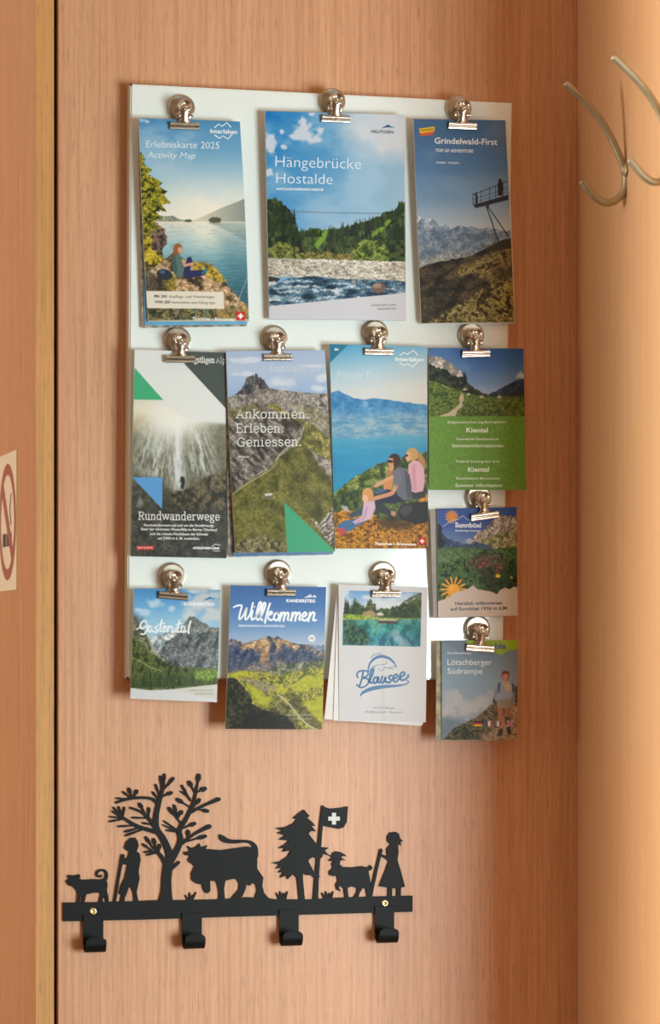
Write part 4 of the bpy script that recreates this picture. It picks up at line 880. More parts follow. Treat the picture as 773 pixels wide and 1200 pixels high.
# ------------------------------------------------------------------ leaflets
def grid_block(name, surf, t, m, parent, nu=10, nv=14):       # a stack of pages following the cover's curve
    V, Fc = [], []
    for k, d in ((0, 0), (1, t)):
        for j in range(nv+1):
            for i in range(nu+1):
                p = surf(i/nu, j/nv, -.00015); V.append((p[0], p[1]+d, p[2]))
    N = (nu+1)*(nv+1); I = lambda i, j, k: k*N+j*(nu+1)+i
    for j in range(nv):
        for i in range(nu):
            Fc.append((I(i, j, 0), I(i, j+1, 0), I(i+1, j+1, 0), I(i+1, j, 0))); Fc.append((I(i, j, 1), I(i+1, j, 1), I(i+1, j+1, 1), I(i, j+1, 1)))
    for i in range(nu): Fc += [(I(i, 0, 0), I(i+1, 0, 0), I(i+1, 0, 1), I(i, 0, 1)), (I(i, nv, 0), I(i, nv, 1), I(i+1, nv, 1), I(i+1, nv, 0))]
    for j in range(nv): Fc += [(I(0, j, 0), I(0, j, 1), I(0, j+1, 1), I(0, j+1, 0)), (I(nu, j, 0), I(nu, j+1, 0), I(nu, j+1, 1), I(nu, j, 1))]
    return mesh(name, V, Fc, m, parent)

def surf_of(quad, y0, drop, bow, side=0, twist=0):
    c = []
    for i, (x, y) in enumerate(quad):
        yy = y0+(drop if i > 1 else 0)+(twist if i == 1 else 0); p = on_y(x, y, yy); c.append(p)
    def surf(u, v, lift):
        p = (c[0]*(1-u)+c[1]*u)*(1-v)+(c[3]*(1-u)+c[2]*u)*v
        free = min(1, max(0, (v-.06)/.5))
        return (p.x+side*math.sin(math.pi*v)*(u-.5), p.y-bow*math.sin(math.pi*min(1, max(0, u)))*free*free*(1-.4*v)-lift, p.z)
    return surf

def leaflet(name, key, label, y0=-.0312, drop=.004, bow=.0012, t=.0022, side=0, cat='brochure', pages=PAPER):
    q = QUAD[key]; surf = surf_of(q, y0, drop, bow, side)
    top = on_y((q[0][0]+q[1][0])/2, (q[0][1]+q[1][1])/2, y0)
    root = empty(name, top, label, cat, 'leaflets clipped to the white board')
    c = ART[key](); nu, nv = c.nu, c.nv
    V = np.empty((nv, nu, 3))
    for j in range(nv):
        for i in range(nu): V[j, i] = surf(i/(nu-1), j/(nv-1), 0)
    I = np.arange(nu*nv).reshape(nv, nu)
    Q = np.stack([I[:-1, :-1], I[1:, :-1], I[1:, 1:], I[:-1, 1:]], -1).reshape(-1, 4)
    me = bpy.data.meshes.new('cover'); me.vertices.add(nu*nv); me.vertices.foreach_set('co', V.reshape(-1))
    me.loops.add(Q.size); me.loops.foreach_set('vertex_index', Q.reshape(-1).astype(np.int32)); me.polygons.add(len(Q))
    me.polygons.foreach_set('loop_start', np.arange(0, Q.size, 4, dtype=np.int32)); me.update(calc_edges=True)
    C = np.clip(c.C, 0, 255)/255.; C = np.where(C <= .04045, C/12.92, ((C+.055)/1.055)**2.4)*INK_GAIN
    C = np.concatenate([np.clip(C, 0, .95), np.ones((nv, nu, 1))], -1)
    me.color_attributes.new('ink', 'FLOAT_COLOR', 'POINT').data.foreach_set('color', C.reshape(-1).astype(np.float32))
    me.polygons.foreach_set('use_smooth', [True]*len(Q))
    cover = link('cover', me, root, [PRINT]); grid_block('pages', surf, t, pages, root)
    return root, Print(key, surf, cover)
def copy_behind(name, quad, y0, drop, t, m, label, bow=.0008, cat='brochure'):
    surf = surf_of(quad, y0, drop, bow); top = on_y((quad[0][0]+quad[1][0])/2, (quad[0][1]+quad[1][1])/2, y0)
    o = empty(name, top, label, cat, 'leaflets clipped to the white board')
    mm = m if isinstance(m, tuple) else (m, PAPER)
    grid_block('cover', surf, .0003, mm[0], o); s2 = lambda u, v, l: surf(u*.992+.004, v*.994+.003, l-.0004)
    grid_block('pages', s2, t, mm[1], o)

WH = (236, 242, 244)
# behind copies first
copy_behind('brochure', [(162.6, 139.2), (280.6, 143), (289.6, 380.2), (169.6, 381.6)], -.0282, .004, .0010, BLUE_PAPER, 'blue edged brochure copy directly behind the lakeside boulder brochure')
copy_behind('brochure', [(161.8, 139.8), (280.2, 143.6), (288.8, 382.4), (166.6, 384.4)], -.0266, .004, .0010, MIX_PAPER, 'rearmost brochure copy with brown printed edge behind the lakeside boulder brochure')
copy_behind('brochure', [(487, 140), (594.6, 141.6), (603.3, 379.2), (495, 380.6)], -.0280, .003, .0012, PAPER, 'white paged brochure copy behind the cliff walkway brochure')
copy_behind('brochure', [(264, 412.6), (379.6, 411.5), (390.6, 649.4), (273, 652)], -.0300, .004, .0010, NAVY_PAPER, 'navy edged brochure copy behind the castle shaped peak brochure')
copy_behind('brochure', [(263.2, 413), (378.4, 412.5), (386, 650), (267.6, 652.8)], -.0284, .004, .0010, MIX_PAPER, 'rearmost brochure with speckled edge behind the castle shaped peak brochure')
copy_behind('brochure', [(503.6, 596.4), (600, 594.9), (602, 722), (507.6, 724.2)], -.0285, .003, .0012, GREY_PAPER, 'grey backed brochure copy behind the alpine rose sun leaflet')
copy_behind('brochure', [(511.4, 750.9), (603, 750.6), (602.5, 867.6), (510.4, 868)], -.0284, .003, .0014, OLIVE_PAPER, 'olive edged brochure copy behind the walking woman brochure')
copy_behind('leaflet', [(396, 684.6), (500.2, 688.6), (495.4, 849.4), (390.4, 844.2)], -.0296, .002, .0004, PAPER, 'white leaflet just behind the blue fish leaflet and showing at its left', cat='leaflet')
copy_behind('leaflet', [(395.7, 684.4), (500, 689), (493.6, 850.8), (380, 842.8)], -.0284, .002, .0004, PAPER, 'rearmost white leaflet fanned furthest left behind the blue fish leaflet', cat='leaflet')

r, P = leaflet('brochure', 'lake', 'brochure showing a woman sitting on a boulder beside a calm lake', side=.002)
P.text('Erlebniskarte 2025', (122, 319), (450, 326), 30, (228, 238, 243), -.006); P.text('Activity Map', (127, 366), (340, 371), 27, (228, 238, 243), -.008, .2)
P.text('Interlaken', (410, 255), (532, 259), 19, WH, .012); P.zig([(430, 231), (448, 214), (464, 224), (486, 208), (504, 228)], WH, 4.5); P.zig([(430, 264), (452, 279), (468, 268), (490, 282), (508, 262)], WH, 4.5); P.flush('emblem')
P.text('Mole', (134, 196), (92, 191), 16, (200, 222, 236), .01)
P.text('Mit 200', (158, 1000), (215, 1002), 12, (52, 46, 42), .02); P.text('Ausflugs- und Wandertipps', (224, 1002), (428, 1004), 12, (70, 64, 58))
P.text('With 200', (158, 1026), (228, 1028), 12, (52, 46, 42), .02, .2); P.text('excursions and hiking tips', (236, 1028), (430, 1031), 12, (70, 64, 58), 0, .2)
P.text('Thunersee – Brienzersee', (328, 1103), (520, 1107), 13, WH, .01); P.build(r)

r, P = leaflet('brochure', 'river', 'wide brochure of a stony mountain river beneath a suspension bridge rope', t=.0032, bow=.0010)
P.text('Hängebrücke', (125, 407), (511, 418), 49, (228, 238, 246), -.012); P.text('Hostalde', (129, 481), (382, 487), 47, (228, 238, 246), -.012); P.text('HOSTALDE SUSPENSION BRIDGE', (131, 512), (340, 516), 9.5, WH, .02)
P.text('FRUTIGEN', (559, 255), (659, 257), 13, (44, 56, 74), .02); P.text('ADELBODEN-LENK', (556, 1039), (672, 1037), 8.5, (104, 106, 116), .01); P.text('KANDERSTEG', (586, 1056), (672, 1054), 8.5, (104, 106, 116), .01); P.build(r)

r, P = leaflet('brochure', 'first', 'dark blue brochure of a lookout walkway jutting over a grassy slope', side=.001)
P.text('Grindelwald-First', (155, 312), (449, 319), 27, (222, 228, 234), .018); P.text('TOP OF ADVENTURE', (160, 352), (336, 355), 14, (214, 222, 230), .015); P.text('ZWEIN · TICKETS', (164, 406), (269, 408), 8, (214, 222, 230), .015); P.build(r)

r, P = leaflet('brochure', 'fall', 'grey brochure of a tall waterfall with green and blue triangles', y0=-.0290, t=.0016)
P.slab('Rundwanderwege', (74, 980), (482, 984), 37, (232, 232, 228), .15)
for t, a, b in (('Rundwanderwege auf und um die Engstligenalp.', (100, 1014), (453, 1017)), ('Einer der schönsten Wasserfälle im Berner Oberland', (86, 1034), (466, 1038)), ('und die grösste Hochebene der Schweiz', (131, 1058), (421, 1060)), ("auf 2'000 m ü. M. entdecken.", (169, 1080), (380, 1082))): P.text(t, a, b, 12, (226, 226, 222), .012)
P.slab('gstligen', (352, 191), (455, 193), 27, (232, 234, 232), .22); P.slab('Alp', (462, 193), (512, 194), 27, (222, 226, 224), .11)
P.text('ADELBODEN-LENK', (344, 1128), (482, 1130), 10, WH, .03); P.text('MIT KARTE', (70, 1126), (143, 1126), 7, (240, 204, 198), .01); P.text('KANDERSTEG', (446, 1141), (482, 1141), 5, WH, .01); P.build(r)

r, P = leaflet('brochure', 'ridge', 'brochure of a castle shaped rocky peak above green ridge with green triangle', y0=-.0322, drop=.002, side=.0015)
for t, a, b in (('Ankommen.', (94, 470), (456, 471)), ('Erleben.', (96, 542), (330, 542)), ('Geniessen.', (100, 612), (419, 609))): P.slab(t, a, b, 42, (226, 228, 224), .14)
P.text('Sommer', (102, 668), (161, 669), 8, (220, 220, 214), .015); P.slab('Engstligen', (262, 232), (440, 231), 27, (206, 214, 222), .16); P.slab('Alp', (450, 231), (515, 230), 27, (198, 208, 220), .09); P.build(r)

r, P = leaflet('brochure', 'family', 'brochure of a family sitting on golden grass above a blue lake', t=.0018)
P.text('Interlaken', (344, 219), (481, 221), 18, WH, .012); P.zig([(365, 193), (384, 178), (400, 187), (432, 168), (451, 191)], WH, 4.5); P.zig([(365, 227), (384, 242), (400, 232), (430, 248), (452, 223)], WH, 4.5); P.flush('emblem')
P.text('Family Fun', (62, 303), (271, 305), 36, (196, 214, 222), -.008); P.text('EN', (49, 168), (67, 170), 11, WH, .02); P.text('Thunersee – Brienzersee', (243, 1111), (443, 1114), 12, (244, 238, 228), .02); P.build(r)

r, P = leaflet('leaflet', 'green', 'green half leaflet with a meadow valley photograph on top', t=.0008, bow=.0006, cat='leaflet')
G = (216, 226, 198)
for t, a, b, h, w in (('Eidgenössisches Jagdbanngebiet', (187, 688), (557, 686), 15, 0), ('Kiental', (304, 745), (442, 745), 28, .03), ('Gemeinde Reichenbach', (241, 795), (511, 795), 15, 0), ('Sommerinformationen', (213, 841), (540, 841), 22, .008), ('Federal hunting-ban area', (239, 938), (520, 938), 15, 0), ('Kiental', (315, 998), (450, 996), 28, .03), ('Reichenbach Municipality', (241, 1047), (523, 1047), 15, 0), ('Summer information', (235, 1095), (532, 1095), 22, .008)): P.text(t, a, b, h, G, w)
P.build(r)

r, P = leaflet('leaflet', 'sun', 'small leaflet with alpine roses, orange suns and white hill outline', t=.0014, cat='leaflet')
P.text('Sunnbüel', (142, 217), (256, 218), 20, (226, 232, 240), .025); P.text('Kandersteg I Sunnbüel', (143, 235), (254, 236), 7.5, (220, 226, 236), .02)
P.text('Herzlich willkommen', (142, 559), (348, 556), 14, (54, 54, 60), .022); P.text('auf Sunnbüel 1936 m ü.M', (121, 583), (369, 579), 14, (54, 54, 60), .022); P.build(r)

r, P = leaflet('brochure', 'hiker', 'small brochure of a woman in shorts walking along a hillside path', t=.0016)
P.text('bls', (316, 750), (365, 750), 22, (52, 72, 86), .035); P.text('bls.ch/suedrampe', (109, 773), (213, 774), 7.5, (214, 220, 226), .015)
P.text('Lötschberger', (109, 822), (303, 822), 25, (220, 226, 230)); P.text('Südrampe', (109, 861), (262, 861), 25, (220, 226, 230)); P.build(r)

r, P = leaflet('brochure', 'valley', 'small brochure of a dark cliff above a forested valley with cloudy sky', t=.0014, bow=.0018)
P.text('KANDERSTEG', (448, 352), (658, 357), 21, (236, 242, 246), .025)
S = lambda pts, w=11: P.stroke(pts, (236, 242, 244), w)
S([(188, 476), (172, 460), (148, 480), (143, 505), (158, 516), (184, 498), (194, 486), (190, 525), (170, 553), (150, 552)]); S([(118, 522), (140, 508), (158, 500)], 7)
S([(228, 502), (206, 500), (198, 525), (212, 538), (228, 505), (224, 535), (242, 532)]); S([(264, 500), (248, 504), (252, 516), (264, 526), (256, 540), (240, 538)]); S([(294, 455), (282, 505), (280, 532), (294, 534)]); S([(264, 486), (312, 478)], 7)
S([(300, 520), (322, 508), (314, 496), (300, 512), (304, 536), (326, 528)]); S([(338, 500), (332, 540)]); S([(334, 516), (350, 498), (360, 504)]); S([(366, 500), (364, 532), (378, 538), (390, 504), (388, 536), (398, 534)]); S([(416, 458), (404, 508), (404, 538), (420, 536)]); S([(390, 486), (432, 478)], 7)
S([(452, 500), (434, 502), (428, 530), (442, 540), (454, 504), (452, 538), (464, 534)]); S([(494, 464), (480, 510), (480, 548)])
P.flush('script_title'); P.text('ADELBODEN-LENK', (479, 950), (650, 951), 10, (128, 132, 132), .01); P.text('KANDERSTEG', (524, 974), (650, 975), 10, (128, 132, 132), .01); P.build(r)

r, P = leaflet('brochure', 'welcome', 'brochure of sunlit mountains over a yellow green village valley', t=.0026, bow=.0014)
P.text('KANDERSTEG', (454, 296), (635, 299), 18, (234, 240, 246), .03); P.text('FERIENREGION KANDERSTEG', (155, 450), (443, 452), 12, (226, 234, 244), .012)
S = lambda pts, w=12.5: P.stroke(pts, (236, 242, 248), w)
S([(126, 328), (150, 318), (176, 320), (166, 360), (160, 404), (186, 380), (208, 330), (200, 372), (200, 406), (226, 376), (246, 300)], 11)
S([(244, 350), (236, 384), (240, 406), (258, 396)]); S([(254, 324), (255, 326)], 12); S([(258, 396), (284, 350), (298, 306), (288, 298), (274, 340), (266, 388), (276, 408), (292, 394)]); S([(292, 394), (312, 350), (324, 310), (314, 302), (302, 340), (294, 390), (304, 410)])
S([(352, 304), (334, 360), (320, 426)]); S([(326, 388), (354, 356), (364, 366), (338, 384), (352, 408), (374, 402)]); S([(398, 362), (380, 374), (378, 402), (394, 410), (408, 388), (400, 364)])
S([(420, 362), (412, 414)]); S([(414, 396), (434, 362), (444, 370), (436, 414)]); S([(438, 392), (458, 362), (468, 372), (462, 406), (474, 406)]); S([(492, 362), (484, 414)]); S([(486, 396), (506, 362), (516, 370), (508, 414)]); S([(510, 392), (530, 362), (540, 372), (534, 406), (546, 404)])
S([(552, 394), (578, 376), (572, 360), (556, 374), (554, 404), (572, 412), (588, 398)]); S([(602, 362), (592, 416)]); S([(596, 396), (616, 362), (630, 368), (622, 408), (642, 408)]); P.flush('script_title'); P.text('DE', (604, 528), (623, 528), 10, (70, 80, 96), .02)
P.text('ADELBODEN-LENK', (448, 1006), (610, 1006), 9, (156, 150, 118), .01); P.text('KANDERSTEG', (490, 1029), (610, 1029), 9, (156, 150, 118), .01); P.build(r)

r, P = leaflet('leaflet', 'fish', 'white leaflet with blue fish emblem and a turquoise lake photograph', t=.0006, bow=.0005, cat='leaflet', drop=.003)
B = (0, 84, 142); S = lambda pts, w=11: P.stroke(pts, B, w if w < 6 else w*1.15)
S([(252, 742), (246, 722), (262, 704), (296, 700), (314, 714), (306, 732), (280, 746), (308, 748), (316, 768), (300, 792), (268, 802), (246, 786)], 9); S([(284, 706), (276, 750), (262, 792)], 10)
S([(316, 772), (338, 728), (346, 694), (334, 696), (324, 740), (324, 770), (340, 772)]); S([(376, 740), (354, 742), (346, 764), (358, 776), (376, 744), (372, 770), (388, 770)]); S([(400, 736), (390, 762), (402, 774), (420, 738), (416, 766), (428, 768)]); S([(456, 730), (440, 734), (440, 746), (452, 758), (442, 772), (426, 770)])
S([(464, 752), (490, 736), (484, 722), (468, 734), (464, 758), (480, 768), (498, 752)]); S([(504, 742), (534, 724), (526, 708), (508, 722), (506, 748), (526, 758), (552, 740), (556, 726)])
P.stroke([(266, 856, 4), (284, 832, 17), (340, 808, 24), (420, 796, 20), (500, 790, 13), (546, 780, 8), (558, 766, 7), (546, 758, 6)], B)
P.stroke([(314, 716, 5), (314, 690, 8), (328, 652, 12), (358, 624, 16), (396, 614, 18), (436, 624, 16), (466, 648, 12), (484, 678, 6)], B); P.stroke([(318, 706, 5), (334, 680, 3), (372, 666, 3), (420, 660, 3), (424, 640, 3)], B); S([(484, 680), (462, 676), (440, 684), (468, 692)], 3.5); S([(330, 624), (344, 606), (372, 600), (382, 594), (396, 608)], 4); S([(352, 690), (344, 676), (362, 680)], 3); S([(374, 688), (396, 700), (412, 684)], 3); S([(410, 680), (440, 684)], 3)
P.flush('fish_emblem'); P.text('CH-3717 Blausee', (341, 930), (472, 932), 13, (112, 112, 118)); P.text('info@blausee.ch · blausee.ch', (293, 955), (521, 957), 13, (112, 112, 118)); P.build(r)
# ------------------------------------------------------------------ bulldog clips on round magnets
def clip_meshes():
    out = {}
    MY = Matrix.Rotation(math.pi/2, 4, 'X')               # local z -> -y (towards the room)
    bm = bmesh.new(); R = .0136
    lathe(bm, [(0, 0), (R, 0), (R+.0002, .0012), (R, .0040), (R-.0006, .0048), (R-.0014, .0050), (R-.0020, .0047), (0, .0046)], MY @ Matrix.Translation((0, 0, -.005)), 40); out['magnet'] = (bm, STEEL_DISC)
    def lever(bm, sgn_y0, y_top, y_neck, y_jaw, cup_z, cup_tilt):
        # neck: a curved tapering strap from the jaw up to the dished end
        rows = [(-.0168, .0072, y_jaw), (-.0156, .0064, y_jaw-.0012), (-.0142, .0048, y_neck+.001), (-.011, .0043, y_neck), (-.0075, .0046, (y_neck+y_top)/2), (-.004, .0052, y_top+.0004)]
        ring = []
        for z, hw, y in rows:
            ring.append([(hw*math.sin(a)*1.0/math.sin(.9), y+.004*(1-math.cos(a))*(hw/.0048), z) for a in np.linspace(-.9, .9, 9)])
        F_ = [[bm.verts.new(p) for p in r] for r in ring]; B_ = [[bm.verts.new((p[0]*.96, p[1]+.0007, p[2])) for p in r] for r in ring]
        for A, b2 in ((F_, 0), (B_, 1)):
            for r0, r1 in zip(A[:-1], A[1:]):
                for k in range(8): bm.faces.new((r0[k], r0[k+1], r1[k+1], r1[k]))
        for r in (0, -1):
            for k in range(8): bm.faces.new((F_[r][k], F_[r][k+1], B_[r][k+1], B_[r][k]))
        for k in (0, -1):
            for i in range(len(F_)-1): bm.faces.new((F_[i][k], F_[i+1][k], B_[i+1][k], B_[i][k]))
        M = Matrix.Translation((0, y_top, cup_z)) @ Matrix.Rotation(cup_tilt, 4, 'X') @ MY
        r = .0060
        lathe(bm, [(0, -.0022), (.0030, -.0020), (.0050, -.0008), (r, .0008), (r+.0003, .0018), (r, .0024), (r-.0006, .0026), (r-.0012, .0022), (.0040, .0006), (.0024, -.0002), (.0016, -.0002), (.0010, .0006), (0, .0008)], M, 28)
    def jaw(bm, sec, w0, w1):
        A, Bv = [], []
        for i, (y, z) in enumerate(sec):
            w = w0+(w1-w0)*i/(len(sec)-1); A.append(bm.verts.new((-w/2, y, z))); Bv.append(bm.verts.new((w/2, y, z)))
        n = len(sec)
        for i in range(n): bm.faces.new((A[i], A[(i+1) % n], Bv[(i+1) % n], Bv[i]))
        bm.faces.new(A[::-1]); bm.faces.new(Bv)
    bm = bmesh.new(); lever(bm, 0, -.0165, -.0140, -.0118, -.0010, -.12)
    jaw(bm, [(-.0092, -.0162), (-.0110, -.0162), (-.0124, -.0170), (-.0130, -.0184), (-.0126, -.0197), (-.0115, -.0205), (-.0111, -.0210), (-.0117, -.0216), (-.0118, -.0226), (-.0112, -.0236), (-.0098, -.0238), (-.0092, -.0230)], .0292, .0300)
    out['front_jaw'] = (bm, STEEL)
    bm = bmesh.new(); lever(bm, 0, -.0032, -.0040, -.0036, .0004, .10)
    jaw(bm, [(-.0020, -.0165), (-.0040, -.0165), (-.0050, -.0185), (-.0050, -.0205), (-.0042, -.0236), (-.0028, -.0236), (-.0020, -.0200)], .0285, .0290)
    out['rear_jaw'] = (bm, STEEL)
    bm = bmesh.new(); pts = []
    for k in range(64):
        a = k*2*math.pi/14; pts.append((-.0060+.012*k/63, -.0100+.0036*math.cos(a), -.0088+.0036*math.sin(a)))
    tube(bm, pts, .0007, 6); tube(bm, [(-.0060, -.0064, -.0088), (-.0066, -.0034, -.0120)], .0006, 6); tube(bm, [(-.0060, -.0130, -.0080), (-.0050, -.0150, -.0110)], .0006, 6); tube(bm, [(-.0075, -.0100, -.0088), (.0075, -.0100, -.0088)], .0012, 10)
    for sx in (-1, 1): lathe(bm, [(0, 0), (.0022, 0), (.0022, .0006), (0, .0008)], Matrix.Translation((sx*.0075, -.0100, -.0088)) @ Matrix.Rotation(sx*math.pi/2, 4, 'Y'), 12)
    out['spring'] = (bm, STEEL)
    return out
YM = YB-.005
clips = [('lake', 213.3, 126.4, 216, 149.7, 'above the lakeside boulder brochure'), ('river', 390.1, 118.5, 392.7, 143, 'above the wide mountain river brochure'), ('first', 538, 126.8, 540.5, 150.5, 'above the dark blue lookout walkway brochure'),
  ('fall', 208.7, 398.7, 211.3, 421.3, 'above the grey waterfall brochure'), ('ridge', 322, 396.8, 325, 420.2, 'above the castle shaped peak brochure'), ('family', 440.4, 390.5, 442.8, 415.2, 'above the family on golden grass brochure'), ('green', 552.7, 392.9, 556.3, 417.1, 'above the green half leaflet'),
  ('sun', 561.1, 582.7, 566.5, 604, 'above the alpine rose sun leaflet'), ('hiker', 559.8, 736.8, 560.9, 758.7, 'above the walking woman brochure'), ('valley', 202.2, 675.2, 202.7, 700.1, 'above the forested valley cliff brochure'), ('welcome', 326.5, 671.6, 328.8, 696.5, 'above the yellow green village valley brochure'), ('fish', 449.2, 673.3, 451.5, 697.5, 'above the white blue fish leaflet')]
proto = None; first = []
for key, mx, my, jx, jy, lab in clips:
    p = on_y(mx, my, YM); ang = math.atan2((jx-mx)-2.4, jy-my)
    o = bpy.data.objects.new('bulldog_clip', None); o.empty_display_size = .01; SC.collection.objects.link(o)
    o.location = (p.x, YM, p.z); o.rotation_euler = (0, -ang, 0)
    tag(o, 'shiny steel bulldog clip with round magnet '+lab, 'clip', 'bulldog clips on the white board')
    if proto is None:
        proto = o
        for nm, (bm, m) in clip_meshes().items():
            bmesh.ops.recalc_face_normals(bm, faces=bm.faces[:]); me = bpy.data.meshes.new(nm); bm.to_mesh(me); bm.free(); me.materials.append(m)
            me.polygons.foreach_set('use_smooth', [True]*len(me.polygons)); me.set_sharp_from_angle(angle=math.radians(12 if nm == 'magnet' else 50))
            c = bpy.data.objects.new(nm, me); SC.collection.objects.link(c); c.parent = o; first.append(c)
    else:
        for c in first:
            d = c.copy(); SC.collection.objects.link(d); d.parent = o

# ------------------------------------------------------------------ cut metal coat rack
Z4 = Z(60, 890, 3.514); Z5 = Z(270, 890, 3.361); YF = -.0030
def xz(pts): return [(on_y(x, y, YF).x, on_y(x, y, YF).z) for x, y in pts]
rack = empty('coat_rack', on_y(278, 1075, 0), 'black cut metal coat rack with alpine animals, trees and herders, below the board', 'coat rack')
LAY = [0]
def sil(name, polys, m=BLACK, parent=None, y0=YF, y1=-.0003):
    bm = bmesh.new()
    for i, p in enumerate(polys): prism(bm, xz(p), y0+LAY[0]+.000012*(i % 60), y1)
    LAY[0] += .00005 if name != 'bar' else .0002
    return frombm(name, bm, m, parent or rack)
T4 = lambda pts: [Z4([(x, y)])[0]+(w/3.514,) for x, y, w in pts]; T5 = lambda pts: [Z5([(x, y)])[0]+(w/3.361,) for x, y, w in pts]
sil('bar', [Z4([(50, 590), (180, 588), (330, 584), (430, 580), (560, 579), (700, 576)])+Z5([(60, 543), (120, 545), (180, 551), (300, 552), (420, 545), (560, 540), (717, 537), (717, 600), (400, 609), (0, 620)])+Z4([(380, 660), (50, 667)])])
sil('dog_silhouette', [Z4([(66, 508), (62, 500), (76, 490), (68, 484), (72, 475), (95, 478), (116, 473), (122, 482), (116, 490), (132, 496), (170, 493), (205, 494), (226, 490), (233, 515), (230, 540), (236, 562), (238, 590), (228, 590), (222, 562), (212, 575), (216, 590), (196, 590), (206, 552), (180, 548), (146, 556), (142, 570), (138, 590), (127, 590), (130, 562), (122, 562), (118, 590), (106, 590), (110, 560), (108, 542), (92, 524), (74, 520)]), ribbon(T4([(222, 500, 12), (230, 478, 10), (224, 460, 9), (206, 456, 9), (191, 464, 9), (190, 478, 8), (202, 484, 7), (208, 478, 6)]))])
sil('herder_silhouette', [Z4([(302, 366), (310, 340), (328, 324), (346, 322), (356, 334), (361, 352), (356, 370), (352, 378), (364, 386), (369, 412), (364, 440), (361, 462), (365, 490), (358, 520), (352, 546), (360, 586), (343, 588), (340, 552), (330, 522), (318, 532), (312, 552), (303, 572), (304, 592), (284, 592), (292, 560), (281, 553), (290, 520), (304, 490), (312, 456), (318, 432), (305, 434), (286, 428), (282, 416), (298, 416), (318, 402), (324, 382), (314, 374)]), ribbon(T4([(296, 398, 16), (291, 420, 12), (278, 490, 10), (262, 592, 10)]))])
br = [[(472, 592, 54), (475, 545, 38), (476, 490, 34), (484, 425, 34)], [(482, 440, 30), (488, 390, 24), (464, 330, 22), (436, 285, 20), (433, 240, 18), (440, 200, 16), (450, 160, 14), (462, 120, 10)], [(488, 425, 26), (520, 372, 20), (534, 330, 18), (530, 290, 16), (560, 240, 13), (588, 175, 10), (602, 110, 7)],
  [(440, 300, 18), (395, 288, 15), (350, 272, 13), (300, 242, 10), (255, 214, 7)], [(442, 182, 13), (415, 162, 11), (370, 158, 10), (320, 163, 9), (270, 178, 8)], [(428, 276, 14), (402, 242, 11), (372, 216, 9), (330, 200, 9)], [(472, 430, 15), (448, 390, 12), (420, 380, 9), (388, 382, 8)], [(575, 218, 12), (630, 190, 9), (690, 164, 15)], [(542, 345, 12), (590, 308, 9), (652, 276, 16)], [(492, 455, 10), (508, 440, 12), (526, 424, 10)]]
tw = [(336, 160, 322, 122, 13), (340, 158, 354, 130, 14), (332, 160, 298, 134, 8), (310, 163, 270, 160, 7), (446, 168, 420, 135, 8), (450, 155, 432, 104, 8), (458, 128, 452, 70, 9), (464, 122, 468, 62, 10), (468, 120, 504, 78, 12), (455, 155, 496, 137, 14), (466, 118, 488, 100, 7),
  (300, 242, 244, 236, 7), (305, 244, 242, 256, 7), (290, 232, 258, 198, 7), (292, 235, 280, 196, 8), (296, 236, 303, 198, 8), (350, 272, 278, 276, 8), (372, 280, 306, 298, 9), (385, 286, 308, 314, 8), (388, 222, 366, 184, 14), (402, 240, 404, 202, 12), (398, 242, 336, 240, 8), (420, 270, 380, 262, 9),
  (425, 370, 392, 322, 13), (434, 376, 424, 330, 14), (444, 386, 447, 354, 14), (420, 378, 380, 350, 10), (430, 386, 396, 394, 7), (602, 120, 609, 66, 17), (592, 135, 570, 94, 16), (596, 138, 634, 120, 18), (575, 170, 540, 108, 9), (572, 160, 536, 132, 6), (570, 195, 522, 165, 16), (580, 205, 612, 166, 14), (600, 205, 645, 213, 15), (535, 262, 488, 202, 15), (524, 238, 508, 190, 11), (524, 240, 538, 216, 16),
  (525, 295, 466, 254, 7), (522, 298, 462, 270, 6), (524, 300, 478, 292, 8), (540, 285, 592, 264, 15), (562, 332, 566, 296, 15), (560, 338, 636, 316, 15)]
sil('tree_silhouette', [ribbon(T4([(x, y, w*1.15) for x, y, w in b])) for b in br]+[ribbon(T4([(a, b, 7), ((a+c)/2, (b+d)/2, 7.5), (a+(c-a)*.72, b+(d-b)*.72, w*1.15), (c, d, w*.95)])) for a, b, c, d, w in tw])
sil('cow_silhouette', [Z4([(646, 369), (700, 374), (752, 366)])+Z5([(20, 350), (62, 343), (85, 345), (106, 378), (106, 430), (130, 465), (126, 498), (133, 525), (150, 545), (180, 553), (95, 553), (106, 516), (101, 492), (86, 488), (76, 498), (64, 490), (60, 512), (48, 540), (20, 552), (0, 552), (34, 512), (36, 490), (28, 474)])+Z4([(748, 492), (718, 500), (712, 530), (716, 580), (690, 580), (692, 548), (686, 516), (680, 502), (655, 500), (656, 540), (646, 552), (634, 548), (625, 530), (624, 516), (600, 512), (580, 498), (578, 470), (592, 440), (584, 432), (570, 424), (563, 414), (574, 398), (552, 394), (545, 382), (572, 378), (562, 356), (580, 365), (596, 360), (612, 346), (618, 362), (644, 354), (636, 368)]),
  ribbon(Z5([(98, 372)])[0:1] and [Z5([(100, 380)])[0]+(6,), Z5([(98, 345)])[0]+(5,), Z5([(76, 325)])[0]+(3.6,), Z5([(30, 323)])[0]+(3.2,), Z4([(760, 340)])[0]+(3.6,), Z4([(722, 334)])[0]+(6,), Z4([(704, 322)])[0]+(6.4,), Z4([(698, 314)])[0]+(3,)])])
